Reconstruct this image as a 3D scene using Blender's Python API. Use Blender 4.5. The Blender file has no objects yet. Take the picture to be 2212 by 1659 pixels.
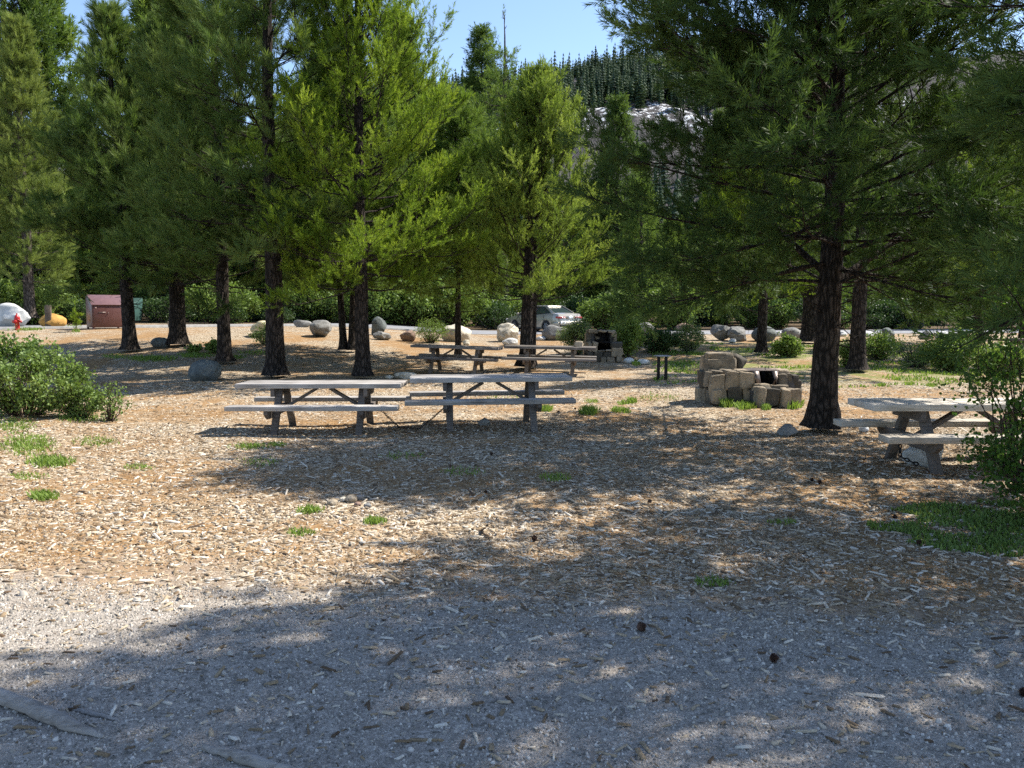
import bpy, math, random
import numpy as np
from mathutils import Vector, Matrix, noise

SC = bpy.context.scene
COL = SC.collection
R = math.radians
PI = math.pi

# ------------------------------------------------------------------ camera
CAMZ, FPX, CU, CV, HORIZ = 1.8, 1790.0, 1106.0, 829.5, 670.0
PITCH = math.atan((CV - HORIZ) / FPX)
cam_d = bpy.data.cameras.new('camera')
cam = bpy.data.objects.new('camera', cam_d)
COL.objects.link(cam)
cam.location = (0, 0, CAMZ)
cam.rotation_euler = (PI / 2 - PITCH, 0, 0)
cam_d.sensor_width = 36.0
cam_d.lens = 36.0 * FPX / 2212.0
cam_d.clip_start = 0.1
cam_d.clip_end = 6000
SC.camera = cam

# ------------------------------------------------------------------ sky, sun, exposure
SUN_AZ, SUN_EL = R(66), R(50)          # azimuth to the right of the view direction
world = bpy.data.worlds.new('World')
SC.world = world
world.use_nodes = True
wn = world.node_tree
bg = wn.nodes['Background']
sky = wn.nodes.new('ShaderNodeTexSky')
sky.sky_type = 'NISHITA'
sky.sun_disc = False
sky.sun_elevation = SUN_EL
sky.sun_rotation = SUN_AZ
sky.altitude = 1900
sky.air_density = 1.0
sky.dust_density = 1.0
sky.ozone_density = 1.0
wn.links.new(sky.outputs[0], bg.inputs[0])
bg.inputs[1].default_value = 0.13
sun_d = bpy.data.lights.new('sun', 'SUN')
sun = bpy.data.objects.new('sun', sun_d)
COL.objects.link(sun)
sun_d.energy = 4.6
sun_d.angle = R(0.53)
sun_d.color = (1.0, 0.95, 0.86)
SDIR = Vector((math.sin(SUN_AZ) * math.cos(SUN_EL), math.cos(SUN_AZ) * math.cos(SUN_EL), math.sin(SUN_EL)))
sun.rotation_euler = (-SDIR).to_track_quat('-Z', 'Y').to_euler()
sun.location = SDIR * 60
SC.view_settings.view_transform = 'Standard'
SC.view_settings.look = 'None'
SC.view_settings.exposure = 1.1
SC.view_settings.gamma = 1.0
cy = SC.cycles
cy.max_bounces = 5
cy.diffuse_bounces = 3
cy.glossy_bounces = 2
cy.transmission_bounces = 4
cy.transparent_max_bounces = 4
cy.caustics_reflective = False
cy.caustics_refractive = False
cy.sample_clamp_indirect = 4.0
cy.use_adaptive_sampling = True
cy.adaptive_threshold = 0.012
cy.use_denoising = False

# ------------------------------------------------------------------ ground height and picture rays
def sstep(a, b, x):
    t = np.clip((x - a) / (b - a), 0, 1)
    return t * t * (3 - 2 * t)

def gz(x, y):
    x = np.asarray(x, float); y = np.asarray(y, float)
    amp = 0.6 + 0.45 * sstep(0, 1, (-x - 1) / 9.0)
    z = amp * sstep(21.0, 35.0, y)
    w = sstep(4, 9, y) * (1 - sstep(30, 36, y))
    z = z + w * (0.035 * np.sin(x * 0.7 + 1.3) * np.sin(y * 0.55 + 0.4) + 0.02 * np.sin(x * 1.9 + y * 0.8))
    # little mound of turf at the foot of the pine by the locker
    z = z + 0.16 * np.exp(-(((x + 11.6) / 1.9) ** 2 + ((y - 25.4) / 0.9) ** 2))
    return z

def ray(u, v):
    x = (u - CU) / FPX; y = -(v - CV) / FPX
    c, s = math.cos(PITCH), math.sin(PITCH)
    return np.array([x, c + y * s, -s + y * c])

TS = np.concatenate([np.arange(1.0, 30, 0.08), np.arange(30, 120, 0.3), np.arange(120, 400, 4.0)])
def at(u, v):
    """the ground point that the photograph shows at this place"""
    d = ray(u, v)
    h = CAMZ + d[2] * TS - gz(d[0] * TS, d[1] * TS)
    k = int(np.argmax(h < 0)); k = max(k, 1)
    t = TS[k - 1] + (TS[k] - TS[k - 1]) * h[k - 1] / (h[k - 1] - h[k])
    p = d * t
    return Vector((p[0], p[1], float(gz(p[0], p[1]))))

def at_y(u, v, Y):
    d = ray(u, v); t = Y / d[1]
    return Vector((d[0] * t, Y, CAMZ + d[2] * t))

# ------------------------------------------------------------------ object helpers
class Geo:
    def __init__(s):
        s.v = []; s.f = []; s.n = 0; s.t = []
    def add(s, v, f, tint=None):
        v = np.asarray(v, np.float32).reshape(-1, 3)
        s.v.append(v); s.f.append(np.asarray(f, np.int32) + s.n); s.n += len(v)
        if tint is None: tint = 0.5
        s.t.append(np.broadcast_to(np.asarray(tint, np.float32), (len(v),)))
        return s
    def box(s, c, size, M=None, tint=None):
        h = np.array(size, float) / 2
        v = np.array([(x, y, z) for x in (-1, 1) for y in (-1, 1) for z in (-1, 1)], float) * h
        if M is not None: v = v @ np.array(M.to_3x3()).T
        v = v + np.array(c, float)
        f = [(0, 1, 3, 2), (4, 6, 7, 5), (0, 4, 5, 1), (2, 3, 7, 6), (0, 2, 6, 4), (1, 5, 7, 3)]
        return s.add(v, f, tint)
    def bar(s, a, b, w, h, up=(0, 0, 1), tint=None):
        a = Vector(a); b = Vector(b); x = (b - a)
        L = x.length; x.normalize()
        y = Vector(up).cross(x).normalized(); z = x.cross(y)
        M = Matrix((x, y, z)).transposed()
        return s.box((a + b) / 2, (L, w, h), M, tint)
    def tube(s, pts, radii, n=8, cap=True, tint=None, jitter=None):
        pts = np.asarray(pts, float); m = len(pts)
        tg = np.gradient(pts, axis=0); tg /= (np.linalg.norm(tg, axis=1, keepdims=True) + 1e-9)
        ref = np.array([0, 0, 1.0]) if abs(tg[0][2]) < 0.9 else np.array([1.0, 0, 0])
        a = np.cross(tg, ref); a /= (np.linalg.norm(a, axis=1, keepdims=True) + 1e-9)
        b = np.cross(tg, a)
        th = np.arange(n) * 2 * PI / n
        r = np.broadcast_to(np.asarray(radii, float).reshape(-1, 1), (m, n))
        if jitter is not None: r = r * jitter
        v = pts[:, None, :] + r[..., None] * (np.cos(th)[None, :, None] * a[:, None, :] + np.sin(th)[None, :, None] * b[:, None, :])
        v = v.reshape(-1, 3)
        i = np.arange(m - 1)[:, None] * n; j = np.arange(n)[None, :]; k = (j + 1) % n
        f = np.stack([i + j, i + k, i + n + k, i + n + j], -1).reshape(-1, 4)
        s.add(v, f, tint)
        if cap:
            s.f.append(np.array([np.arange(n)[::-1]], np.int32) + s.n - m * n)
            s.f.append(np.array([np.arange(n)], np.int32) + s.n - n)
        return s
    def lathe(s, prof, n=20, c=(0, 0, 0), axis='z', tint=None):
        prof = np.asarray(prof, float); m = len(prof)
        th = np.arange(n) * 2 * PI / n
        v = np.stack([prof[:, :1] * np.cos(th), prof[:, :1] * np.sin(th), np.repeat(prof[:, 1:], n, 1)], -1)
        if axis == 'y': v = v[..., [0, 2, 1]]
        if axis == 'x': v = v[..., [2, 0, 1]]
        v = v.reshape(-1, 3) + np.array(c, float)
        i = np.arange(m - 1)[:, None] * n; j = np.arange(n)[None, :]; k = (j + 1) % n
        f = np.stack([i + j, i + k, i + n + k, i + n + j], -1).reshape(-1, 4)
        return s.add(v, f, tint)
    def mesh(s, name):
        me = bpy.data.meshes.new(name)
        v = np.concatenate(s.v); fl = s.f
        me.vertices.add(len(v)); me.vertices.foreach_set('co', v.ravel())
        tot = np.concatenate([np.full(len(f), f.shape[1], np.int32) for f in fl])
        idx = np.concatenate([f.ravel() for f in fl])
        me.loops.add(len(idx)); me.loops.foreach_set('vertex_index', idx.astype(np.int32))
        me.polygons.add(len(tot))
        me.polygons.foreach_set('loop_start', np.concatenate([[0], np.cumsum(tot)[:-1]]).astype(np.int32))
        at_ = me.attributes.new('tint', 'FLOAT', 'POINT')
        at_.data.foreach_set('value', np.concatenate(s.t).astype(np.float32))
        me.update(calc_edges=True)
        return me
    def obj(s, name, mat, parent=None, smooth=False, bevel=0.0):
        me = s.mesh(name)
        o = bpy.data.objects.new(name, me); COL.objects.link(o)
        me.materials.append(mat)
        if smooth: me.polygons.foreach_set('use_smooth', np.ones(len(me.polygons), bool))
        if parent is not None: o.parent = parent
        if bevel:
            b = o.modifiers.new('bevel', 'BEVEL'); b.width = bevel; b.segments = 2; b.limit_method = 'ANGLE'
        return o

def tag(o, label, cat, group=None, kind=None):
    if label: o['label'] = label
    if cat: o['category'] = cat
    if group: o['group'] = group
    if kind: o['kind'] = kind
    return o

def thing(name, label, cat, loc=(0, 0, 0), rotz=0.0, group=None, rot=None):
    o = bpy.data.objects.new(name, None); COL.objects.link(o)
    o.empty_display_size = 0.2
    o.location = loc; o.rotation_euler = rot if rot else (0, 0, rotz)
    return tag(o, label, cat, group)

def kids(o, allobs=None):
    return [c for c in COL.objects if c.parent == o]

def dup(root, children, loc, rotz, scale=1.0, label=None, group=None):
    r = root.copy(); COL.objects.link(r)
    r.location = loc; r.rotation_euler = (0, 0, rotz)
    r.scale = (scale, scale, scale) if not isinstance(scale, tuple) else scale
    if label: r['label'] = label
    if group: r['group'] = group
    for ch, subs in children:
        c = ch.copy(); COL.objects.link(c); c.parent = r
        for g in subs:
            d = g.copy(); COL.objects.link(d); d.parent = c
    return r

# ------------------------------------------------------------------ materials
def newmat(name):
    m = bpy.data.materials.new(name); m.use_nodes = True
    nt = m.node_tree; b = nt.nodes['Principled BSDF']
    return m, nt, b
def N(nt, kind, **kw):
    n = nt.nodes.new(kind)
    for k, v in kw.items():
        if k in n.inputs: n.inputs[k].default_value = v
        else: setattr(n, k, v)
    return n
def ramp(nt, fac, stops, interp='LINEAR'):
    r = nt.nodes.new('ShaderNodeValToRGB'); e = r.color_ramp.elements
    r.color_ramp.interpolation = interp
    while len(e) < len(stops): e.new(0.5)
    for k, (p, c) in enumerate(stops):
        e[k].position = p; e[k].color = (c[0], c[1], c[2], 1) if len(c) == 3 else c
    nt.links.new(fac, r.inputs[0]); return r
def coords(nt, scale=(1, 1, 1), kind='Object', rot=(0, 0, 0)):
    tc = nt.nodes.new('ShaderNodeTexCoord'); mp = nt.nodes.new('ShaderNodeMapping')
    mp.inputs['Scale'].default_value = scale; mp.inputs['Rotation'].default_value = rot
    nt.links.new(tc.outputs[kind], mp.inputs[0]); return mp.outputs[0]
def mixc(nt, fac, a, b, mode='MIX'):
    m = nt.nodes.new('ShaderNodeMix'); m.data_type = 'RGBA'; m.blend_type = mode
    for s, val in ((0, fac), (6, a), (7, b)):
        if hasattr(val, 'node'): nt.links.new(val, m.inputs[s])
        elif s == 0: m.inputs[0].default_value = val
        else: m.inputs[s].default_value = (val[0], val[1], val[2], 1)
    return m.outputs[2]
def math_(nt, op, a, b=None, clamp=False):
    m = nt.nodes.new('ShaderNodeMath'); m.operation = op; m.use_clamp = clamp
    for k, val in ((0, a), (1, b)):
        if val is None: continue
        if hasattr(val, 'node'): nt.links.new(val, m.inputs[k])
        else: m.inputs[k].default_value = val
    return m.outputs[0]
def bump(nt, b, h, strength=0.5, dist=0.02):
    n = nt.nodes.new('ShaderNodeBump'); n.inputs['Strength'].default_value = strength
    n.inputs['Distance'].default_value = dist
    nt.links.new(h, n.inputs['Height']); nt.links.new(n.outputs[0], b.inputs['Normal'])
def L(nt, a, b): nt.links.new(a, b)

def needle_mat(name, dark, mid, lit, trans=0.3, rough=0.6, spec=0.12, brown=(0.16, 0.08, 0.03)):
    m, nt, b = newmat(name)
    at_ = N(nt, 'ShaderNodeAttribute', attribute_name='tint')
    geo = nt.nodes.new('ShaderNodeNewGeometry')
    nz = N(nt, 'ShaderNodeTexNoise', Scale=1.1, Detail=2.0)
    L(nt, coords(nt), nz.inputs['Vector'])
    f = math_(nt, 'MULTIPLY', nz.outputs[0], 0.5)
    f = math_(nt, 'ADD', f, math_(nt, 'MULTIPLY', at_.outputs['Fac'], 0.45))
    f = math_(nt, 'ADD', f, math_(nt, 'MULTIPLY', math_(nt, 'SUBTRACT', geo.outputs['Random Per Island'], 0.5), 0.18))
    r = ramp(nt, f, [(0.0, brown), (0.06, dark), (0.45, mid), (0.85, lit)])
    L(nt, r.outputs[0], b.inputs['Base Color'])
    b.inputs['Roughness'].default_value = rough
    b.inputs['Specular IOR Level'].default_value = spec
    tr = nt.nodes.new('ShaderNodeBsdfTranslucent')
    L(nt, mixc(nt, 1.0, r.outputs[0], (1.25, 1.3, 0.75), 'MULTIPLY'), tr.inputs[0])
    mx = nt.nodes.new('ShaderNodeMixShader'); mx.inputs[0].default_value = trans
    L(nt, b.outputs[0], mx.inputs[1]); L(nt, tr.outputs[0], mx.inputs[2])
    L(nt, mx.outputs[0], nt.nodes['Material Output'].inputs[0])
    return m

def bark_mat(name, c1, c2, sc=1.0):
    m, nt, b = newmat(name)
    co = coords(nt, (9 * sc, 9 * sc, 2.2 * sc))
    wz = N(nt, 'ShaderNodeTexNoise', Scale=1.2, Detail=4.0); L(nt, co, wz.inputs['Vector'])
    vm = nt.nodes.new('ShaderNodeVectorMath'); vm.operation = 'MULTIPLY_ADD'
    L(nt, wz.outputs['Color'], vm.inputs[0]); vm.inputs[1].default_value = (0.9, 0.9, 0.9); L(nt, co, vm.inputs[2])
    vo = N(nt, 'ShaderNodeTexVoronoi', Scale=1.6, feature='DISTANCE_TO_EDGE'); L(nt, vm.outputs[0], vo.inputs['Vector'])
    nz = N(nt, 'ShaderNodeTexNoise', Scale=14.0, Detail=6.0, Roughness=0.7); L(nt, coords(nt), nz.inputs['Vector'])
    e = ramp(nt, vo.outputs['Distance'], [(0.0, (0, 0, 0)), (0.22, (1, 1, 1))])
    f = math_(nt, 'MULTIPLY', e.outputs[0], nz.outputs[0])
    r = ramp(nt, f, [(0.0, tuple(x * 0.35 for x in c1)), (0.3, c1), (0.75, c2)])
    L(nt, r.outputs[0], b.inputs['Base Color'])
    b.inputs['Roughness'].default_value = 0.95; b.inputs['Specular IOR Level'].default_value = 0.15
    bump(nt, b, f, 1.0, 0.03)
    return m

def rock_mat(name, c1, c2, sc=3.0, spots=(0.03, 0.03, 0.03), bs=0.5):
    m, nt, b = newmat(name)
    co = coords(nt)
    n1 = N(nt, 'ShaderNodeTexNoise', Scale=sc, Detail=8.0, Roughness=0.65); L(nt, co, n1.inputs['Vector'])
    n2 = N(nt, 'ShaderNodeTexNoise', Scale=sc * 14, Detail=3.0); L(nt, co, n2.inputs['Vector'])
    at_ = N(nt, 'ShaderNodeAttribute', attribute_name='tint')
    f = math_(nt, 'ADD', n1.outputs[0], math_(nt, 'MULTIPLY', math_(nt, 'SUBTRACT', at_.outputs['Fac'], 0.5), 0.5))
    r = ramp(nt, f, [(0.3, c1), (0.68, c2)])
    s = ramp(nt, n2.outputs[0], [(0.36, (1, 1, 1)), (0.44, (0, 0, 0))])
    L(nt, mixc(nt, math_(nt, 'MULTIPLY', s.outputs[0], 0.45), r.outputs[0], spots), b.inputs['Base Color'])
    b.inputs['Roughness'].default_value = 0.92; b.inputs['Specular IOR Level'].default_value = 0.2
    bump(nt, b, math_(nt, 'ADD', n1.outputs[0], math_(nt, 'MULTIPLY', n2.outputs[0], 0.25)), bs, 0.06)
    return m

def plain(name, c, rough=0.6, metal=0.0, spec=0.4, nscale=0, namt=0.15, bmp=0.0):
    m, nt, b = newmat(name)
    b.inputs['Base Color'].default_value = (*c, 1); b.inputs['Roughness'].default_value = rough
    b.inputs['Metallic'].default_value = metal; b.inputs['Specular IOR Level'].default_value = spec
    if nscale:
        nz = N(nt, 'ShaderNodeTexNoise', Scale=nscale, Detail=6.0, Roughness=0.65); L(nt, coords(nt), nz.inputs['Vector'])
        r = ramp(nt, nz.outputs[0], [(0.3, tuple(x * (1 - namt) for x in c)), (0.7, tuple(min(1, x * (1 + namt)) for x in c))])
        L(nt, r.outputs[0], b.inputs['Base Color'])
        if bmp: bump(nt, b, nz.outputs[0], bmp, 0.01)
    return m

def wood_mat(name, c1, c2, sc=1.0):
    m, nt, b = newmat(name)
    co = coords(nt, (1.2 * sc, 22 * sc, 22 * sc))
    n1 = N(nt, 'ShaderNodeTexNoise', Scale=2.2, Detail=7.0, Roughness=0.7, Distortion=0.4); L(nt, co, n1.inputs['Vector'])
    n2 = N(nt, 'ShaderNodeTexNoise', Scale=2.5, Detail=5.0); L(nt, coords(nt), n2.inputs['Vector'])
    f = math_(nt, 'ADD', math_(nt, 'MULTIPLY', n1.outputs[0], 0.65), math_(nt, 'MULTIPLY', n2.outputs[0], 0.35))
    at_ = N(nt, 'ShaderNodeAttribute', attribute_name='tint')
    f = math_(nt, 'ADD', f, math_(nt, 'MULTIPLY', math_(nt, 'SUBTRACT', at_.outputs['Fac'], 0.5), 0.3))
    r = ramp(nt, f, [(0.3, tuple(x * 0.3 for x in c1)), (0.42, c1), (0.62, c2)])
    L(nt, r.outputs[0], b.inputs['Base Color'])
    b.inputs['Roughness'].default_value = 0.8; b.inputs['Specular IOR Level'].default_value = 0.3
    bump(nt, b, n1.outputs[0], 0.5, 0.006)
    return m

M = {}
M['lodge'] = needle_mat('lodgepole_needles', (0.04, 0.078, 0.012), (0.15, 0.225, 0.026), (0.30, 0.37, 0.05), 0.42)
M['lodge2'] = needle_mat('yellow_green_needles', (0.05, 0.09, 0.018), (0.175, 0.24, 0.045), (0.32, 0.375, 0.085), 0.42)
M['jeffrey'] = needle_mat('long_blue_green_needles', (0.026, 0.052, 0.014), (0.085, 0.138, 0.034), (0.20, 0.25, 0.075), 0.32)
M['jeffrey_lit'] = needle_mat('sunlit_yellow_green_needles', (0.05, 0.075, 0.02), (0.15, 0.195, 0.05), (0.26, 0.30, 0.09), 0.36)  # yellow-green needles, brightened by sunlight put into the colour
M['shade'] = needle_mat('backlit_dark_needles', (0.018, 0.037, 0.012), (0.052, 0.090, 0.024), (0.125, 0.175, 0.045), 0.30)  # backlit shade of the right-hand pines is put into this darker green
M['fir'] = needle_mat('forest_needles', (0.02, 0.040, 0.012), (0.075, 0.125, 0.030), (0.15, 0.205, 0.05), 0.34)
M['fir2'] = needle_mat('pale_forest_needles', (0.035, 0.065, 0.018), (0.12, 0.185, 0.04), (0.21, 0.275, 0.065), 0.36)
M['bark'] = bark_mat('dark_pine_bark', (0.034, 0.027, 0.022), (0.10, 0.078, 0.064))
M['bark2'] = bark_mat('grey_pine_bark', (0.075, 0.060, 0.050), (0.20, 0.165, 0.14))
M['deadwood'] = bark_mat('bleached_deadwood', (0.16, 0.14, 0.12), (0.34, 0.31, 0.28))

# ------------------------------------------------------------------ conifers
def lerp(a, b, t): return a + (b - a) * t

SPECIES = {
    # needle length/width, needles per m of shoot, shoot length, secondary spacing and length, shoots per secondary, limb elevation low/high, curl, needle spread, bare share
    'lodge':   dict(nl=0.085, nw=0.0135, dens=115, sl=0.30, sstep=0.22, sec=0.68, nsh=8, e0=4, e1=52, curl=30, beta=46, bare=0.0, up=0.50, s0=0.34),
    'jeffrey': dict(nl=0.225, nw=0.0155, dens=115, sl=0.46, sstep=0.36, sec=0.60, nsh=3, e0=-8, e1=45, curl=28, beta=40, bare=0.05, up=0.30, s0=0.24),
    'shade':   dict(nl=0.125, nw=0.0130, dens=130, sl=0.34, sstep=0.17, sec=0.66, nsh=5, e0=-6, e1=40, curl=10, beta=46, bare=0.1, up=0.05, s0=0.22),
    'sapling': dict(nl=0.09, nw=0.012, dens=150, sl=0.14, sstep=0.2, sec=0.12, nsh=1, e0=10, e1=50, curl=24, beta=42, bare=0.1, up=0.3, s0=0.4),
    'far':     dict(nl=0.20, nw=0.044, dens=30, sl=0.50, sstep=0.36, sec=0.80, nsh=3, e0=-14, e1=35, curl=14, beta=50, bare=0.0, up=0.05, s0=0.15),
    'farpine': dict(nl=0.26, nw=0.042, dens=38, sl=0.45, sstep=0.50, sec=0.80, nsh=3, e0=-5, e1=42, curl=24, beta=52, bare=0.15, up=0.25, s0=0.25),
}

def trunk_geo(rng, H, tr, lean=(0, 0), flare=0.75, sides=18, rings=26, wob=0.05):
    zs = np.concatenate([[-0.15, 0.0, 0.08, 0.18, 0.32], np.linspace(0.5, H, rings)])
    ph = rng.uniform(0, 6, 4)
    q = zs / H
    x = lean[0] * q ** 1.2 + wob * np.sin(zs * 0.8 + ph[0]) * q
    y = lean[1] * q ** 1.2 + wob * np.sin(zs * 0.7 + ph[1]) * q
    pts = np.stack([x, y, zs], 1)
    r = tr * (np.clip(1 - q, 0, 1) ** 0.75 * 0.97 + 0.03) * (1 + flare * np.exp(-np.clip(zs, 0, None) / 0.2))
    th = np.arange(sides) * 2 * PI / sides
    j = 1 + 0.05 * np.sin(3 * th + ph[2])[None] + 0.04 * rng.standard_normal((len(zs), sides))
    fl = np.exp(-np.clip(zs, 0, None) / 0.22)[:, None]
    j = j + fl * 0.22 * np.sin(5 * th + ph[3])[None]
    g = Geo(); g.tube(pts, r, sides, jitter=j)
    def pos(z):
        return np.array([np.interp(z, zs, x), np.interp(z, zs, y), z])
    def rad(z): return float(np.interp(z, zs, r))
    return g, pos, rad

def needles_geo(rng, P, A, Ls, T, sp, k=1.0):
    cnt = np.maximum(4, (Ls * sp['dens'] * k).astype(int))
    i = np.repeat(np.arange(len(P)), cnt); n = len(i)
    s = sp['bare'] + (1.0 - sp['bare']) * rng.random(n)
    p = P[i] + A[i] * (Ls[i] * s)[:, None]
    a = A[i]
    rnd = rng.standard_normal((n, 3)); rad = rnd - (rnd * a).sum(1, keepdims=True) * a
    rad /= np.linalg.norm(rad, axis=1, keepdims=True) + 1e-9
    be = np.radians(sp['beta'] * (1.15 - 0.55 * s) + rng.normal(0, 9, n))
    d = a * np.cos(be)[:, None] + rad * np.sin(be)[:, None]
    d[:, 2] += 0.10
    ln = sp['nl'] * rng.uniform(0.7, 1.15, n)
    w = np.cross(d, rad + 0.35 * rng.standard_normal((n, 3))); w /= np.linalg.norm(w, axis=1, keepdims=True) + 1e-9
    w *= (sp['nw'] * rng.uniform(0.7, 1.2, n) / 2)[:, None]
    tip = p + d * ln[:, None]
    mid = p + d * (ln * 0.45)[:, None]
    v = np.stack([p, mid + w, tip, mid - w], 1).reshape(-1, 3)
    f = np.arange(n * 4).reshape(-1, 4)
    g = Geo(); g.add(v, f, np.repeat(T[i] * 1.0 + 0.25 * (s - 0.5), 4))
    return g

def conifer(seed, H, cb, Rad, species, tr, lean=(0, 0), nper=(4, 6), dz=0.27, prof=None, k=1.0, gap=None, dead=10, ev=None,
            wob=0.05, rings=26, sides=18, asym=None, droop=None, fork=None, limbs=None):
    """returns (trunk Geo, needles Geo): a trunk with whorls of limbs, shoots on each limb, needles on each shoot"""
    rng = np.random.default_rng(seed); sp = SPECIES[species]
    if prof is None: prof = lambda t: min(1.0, 0.62 + 2.2 * t) * max(0.0, 1 - t) ** 0.72
    g, pos, rad = trunk_geo(rng, H, tr, lean, wob=wob, rings=rings, sides=sides)
    P, A, Ls, T = [], [], [], []
    def limb(b, az, Ln, el, r0, tint0):
        npt = 6
        pts = [b]; e = el
        azz = az
        for q in range(npt):
            azz += rng.normal(0, 0.10); e += R(sp['curl']) / npt + rng.normal(0, 0.06)
            d = np.array([math.cos(azz) * math.cos(e), math.sin(azz) * math.cos(e), math.sin(e)])
            pts.append(pts[-1] + d * Ln / npt)
        pts = np.array(pts)
        g.tube(pts, np.linspace(r0, 0.004, len(pts)), 5, cap=False)
        cum = np.linspace(0, 1, len(pts))
        ns = max(2, int(round(Ln * 0.82 / sp['sstep'])))
        def nrm(d): return d / (np.linalg.norm(d) + 1e-9)
        for q in range(ns):
            s = sp['s0'] + (1 - sp['s0']) * (q + rng.random()) / ns
            p = np.array([np.interp(s, cum, pts[:, c]) for c in range(3)])
            j = min(npt - 1, int(s * npt)); tg = nrm(pts[j + 1] - pts[j])
            side = nrm(np.cross(tg, [0, 0, 1])); sg = 1 if (q % 2) else -1
            dd = nrm(tg * rng.uniform(0.55, 1.0) + side * sg * rng.uniform(0.35, 0.95) + np.array([0, 0, sp['up'] + rng.normal(0, 0.25)]))
            ln = sp['sec'] * rng.uniform(0.55, 1.2) * min(1.25, 0.40 + 0.40 * Ln) * (1.15 - 0.55 * s)
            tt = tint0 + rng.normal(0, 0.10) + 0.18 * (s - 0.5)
            e2 = p + dd * ln + np.array([0, 0, 0.10 * ln])
            g.tube([p, (p + e2) / 2 + rng.normal(0, 0.02, 3), e2], [0.008, 0.006, 0.003], 4, cap=False)
            for w in range(max(2, int(round(sp['nsh'] * rng.uniform(0.7, 1.3))))):
                s2 = 0.25 + 0.75 * math.sqrt(rng.random())
                d2 = nrm(dd * 0.75 + rng.standard_normal(3) * 0.48 + np.array([0, 0, sp['up'] * 0.9]))
                P.append(p + (e2 - p) * s2); A.append(d2); Ls.append(sp['sl'] * rng.uniform(0.6, 1.2)); T.append(tt + rng.normal(0, 0.07) + 0.12 * (s2 - 0.6))
            P.append(e2 - dd * 0.05); A.append(nrm(dd + np.array([0, 0, 0.25]))); Ls.append(sp['sl'] * 1.15); T.append(tt + 0.12)
        tg = nrm(pts[-1] - pts[-2])
        for w in range(3):
            P.append(pts[-1] - tg * 0.12 * (w + 0.5)); A.append(nrm(tg + rng.standard_normal(3) * (0.1 + 0.25 * w))); Ls.append(sp['sl'] * 1.2); T.append(tint0 + 0.15)
    z = cb
    while z < H - 0.12:
        t = (z - cb) / (H - cb)
        m = int(rng.integers(nper[0], nper[1] + 1))
        a0 = rng.uniform(0, 2 * PI)
        th = 1.0 if gap is None else gap(t, z)
        for q in range(m):
            az = a0 + 2 * PI * q / m + rng.normal(0, 0.25)
            if th < 1 and rng.random() > th: continue
            ln = Rad * prof(t) * (rng.uniform(0.84, 1.16) if rng.random() < 0.72 else rng.uniform(0.5, 0.85))
            if asym: ln *= asym(az, t)
            if ln < 0.12: ln = 0.12
            e = lerp(sp['e0'], sp['e1'], t) if ev is None else ev(t)
            zz = z + rng.uniform(-0.1, 0.1)
            b = pos(zz)
            limb(b, az, ln, R(e + rng.normal(0, 11)), 0.007 + 0.0075 * ln, 0.5 + rng.normal(0, 0.16))
        z += dz * rng.uniform(0.7, 1.3) * (1.0 - 0.35 * t)
    for (az, ln, el, zz, r0) in (limbs or []):
        limb(pos(zz), az, ln, R(el), r0, 0.5)
    # leader
    top = pos(H)
    for q in range(3):
        P.append(top - np.array([0, 0, 0.15 + 0.3 * q])); A.append(np.array([0, 0, 1.0])); Ls.append(0.4); T.append(0.6)
    # dead lower twigs
    for q in range(dead):
        zz = cb * rng.uniform(0.55, 1.05); az = rng.uniform(0, 2 * PI); b = pos(zz)
        ln = rng.uniform(0.25, 0.9) * min(1.0, Rad * 0.5); e = R(rng.uniform(-15, 20))
        d = np.array([math.cos(az) * math.cos(e), math.sin(az) * math.cos(e), math.sin(e)])
        m1 = b + d * ln * 0.6 + rng.normal(0, 0.04, 3)
        g.tube([b, m1, b + d * ln + np.array([0, 0, rng.normal(0, 0.12)])], [0.014, 0.009, 0.003], 4, cap=False)
        if rng.random() < 0.6:
            g.tube([m1, m1 + d * 0.2 + rng.normal(0, 0.15, 3)], [0.006, 0.002], 3, cap=False)
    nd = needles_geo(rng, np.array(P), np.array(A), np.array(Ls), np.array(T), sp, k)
    return g, nd

def tree(name, label, base, seed, H, cb, Rad, species, tr, mat, bark='bark', group=None, rotz=0.0, cat='pine tree', **kw):
    if H < 0:
        H = at_y(CU, -H, base.y).z - base.z
    root = thing(name, label, cat, base, rotz, group)
    g, nd = conifer(seed, H, cb, Rad, species, tr, **kw)
    t = g.obj('trunk', M[bark], root, smooth=True)
    c = nd.obj('crown', M[mat], root)
    return root, [(t, []), (c, [])]

# ------------------------------------------------------------------ ground
def axis_pts(segs):
    out = [segs[0][0]]
    for a, b, st in segs:
        n = max(1, int(round((b - a) / st)))
        out += list(a + (b - a) * (np.arange(n) + 1) / n)
    return np.array(out)
def sheet(name, xs, ys, zfun, mat, kind='structure'):
    X, Y = np.meshgrid(xs, ys, indexing='ij')
    v = np.stack([X, Y, zfun(X, Y)], -1).reshape(-1, 3)
    n = len(ys); i = np.arange(len(xs) - 1)[:, None] * n; j = np.arange(n - 1)[None, :]
    f = np.stack([i + j, i + n + j, i + n + j + 1, i + j + 1], -1).reshape(-1, 4)
    g = Geo(); g.add(v, f)
    o = g.obj(name, mat, smooth=True); o['kind'] = kind
    return o

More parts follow.
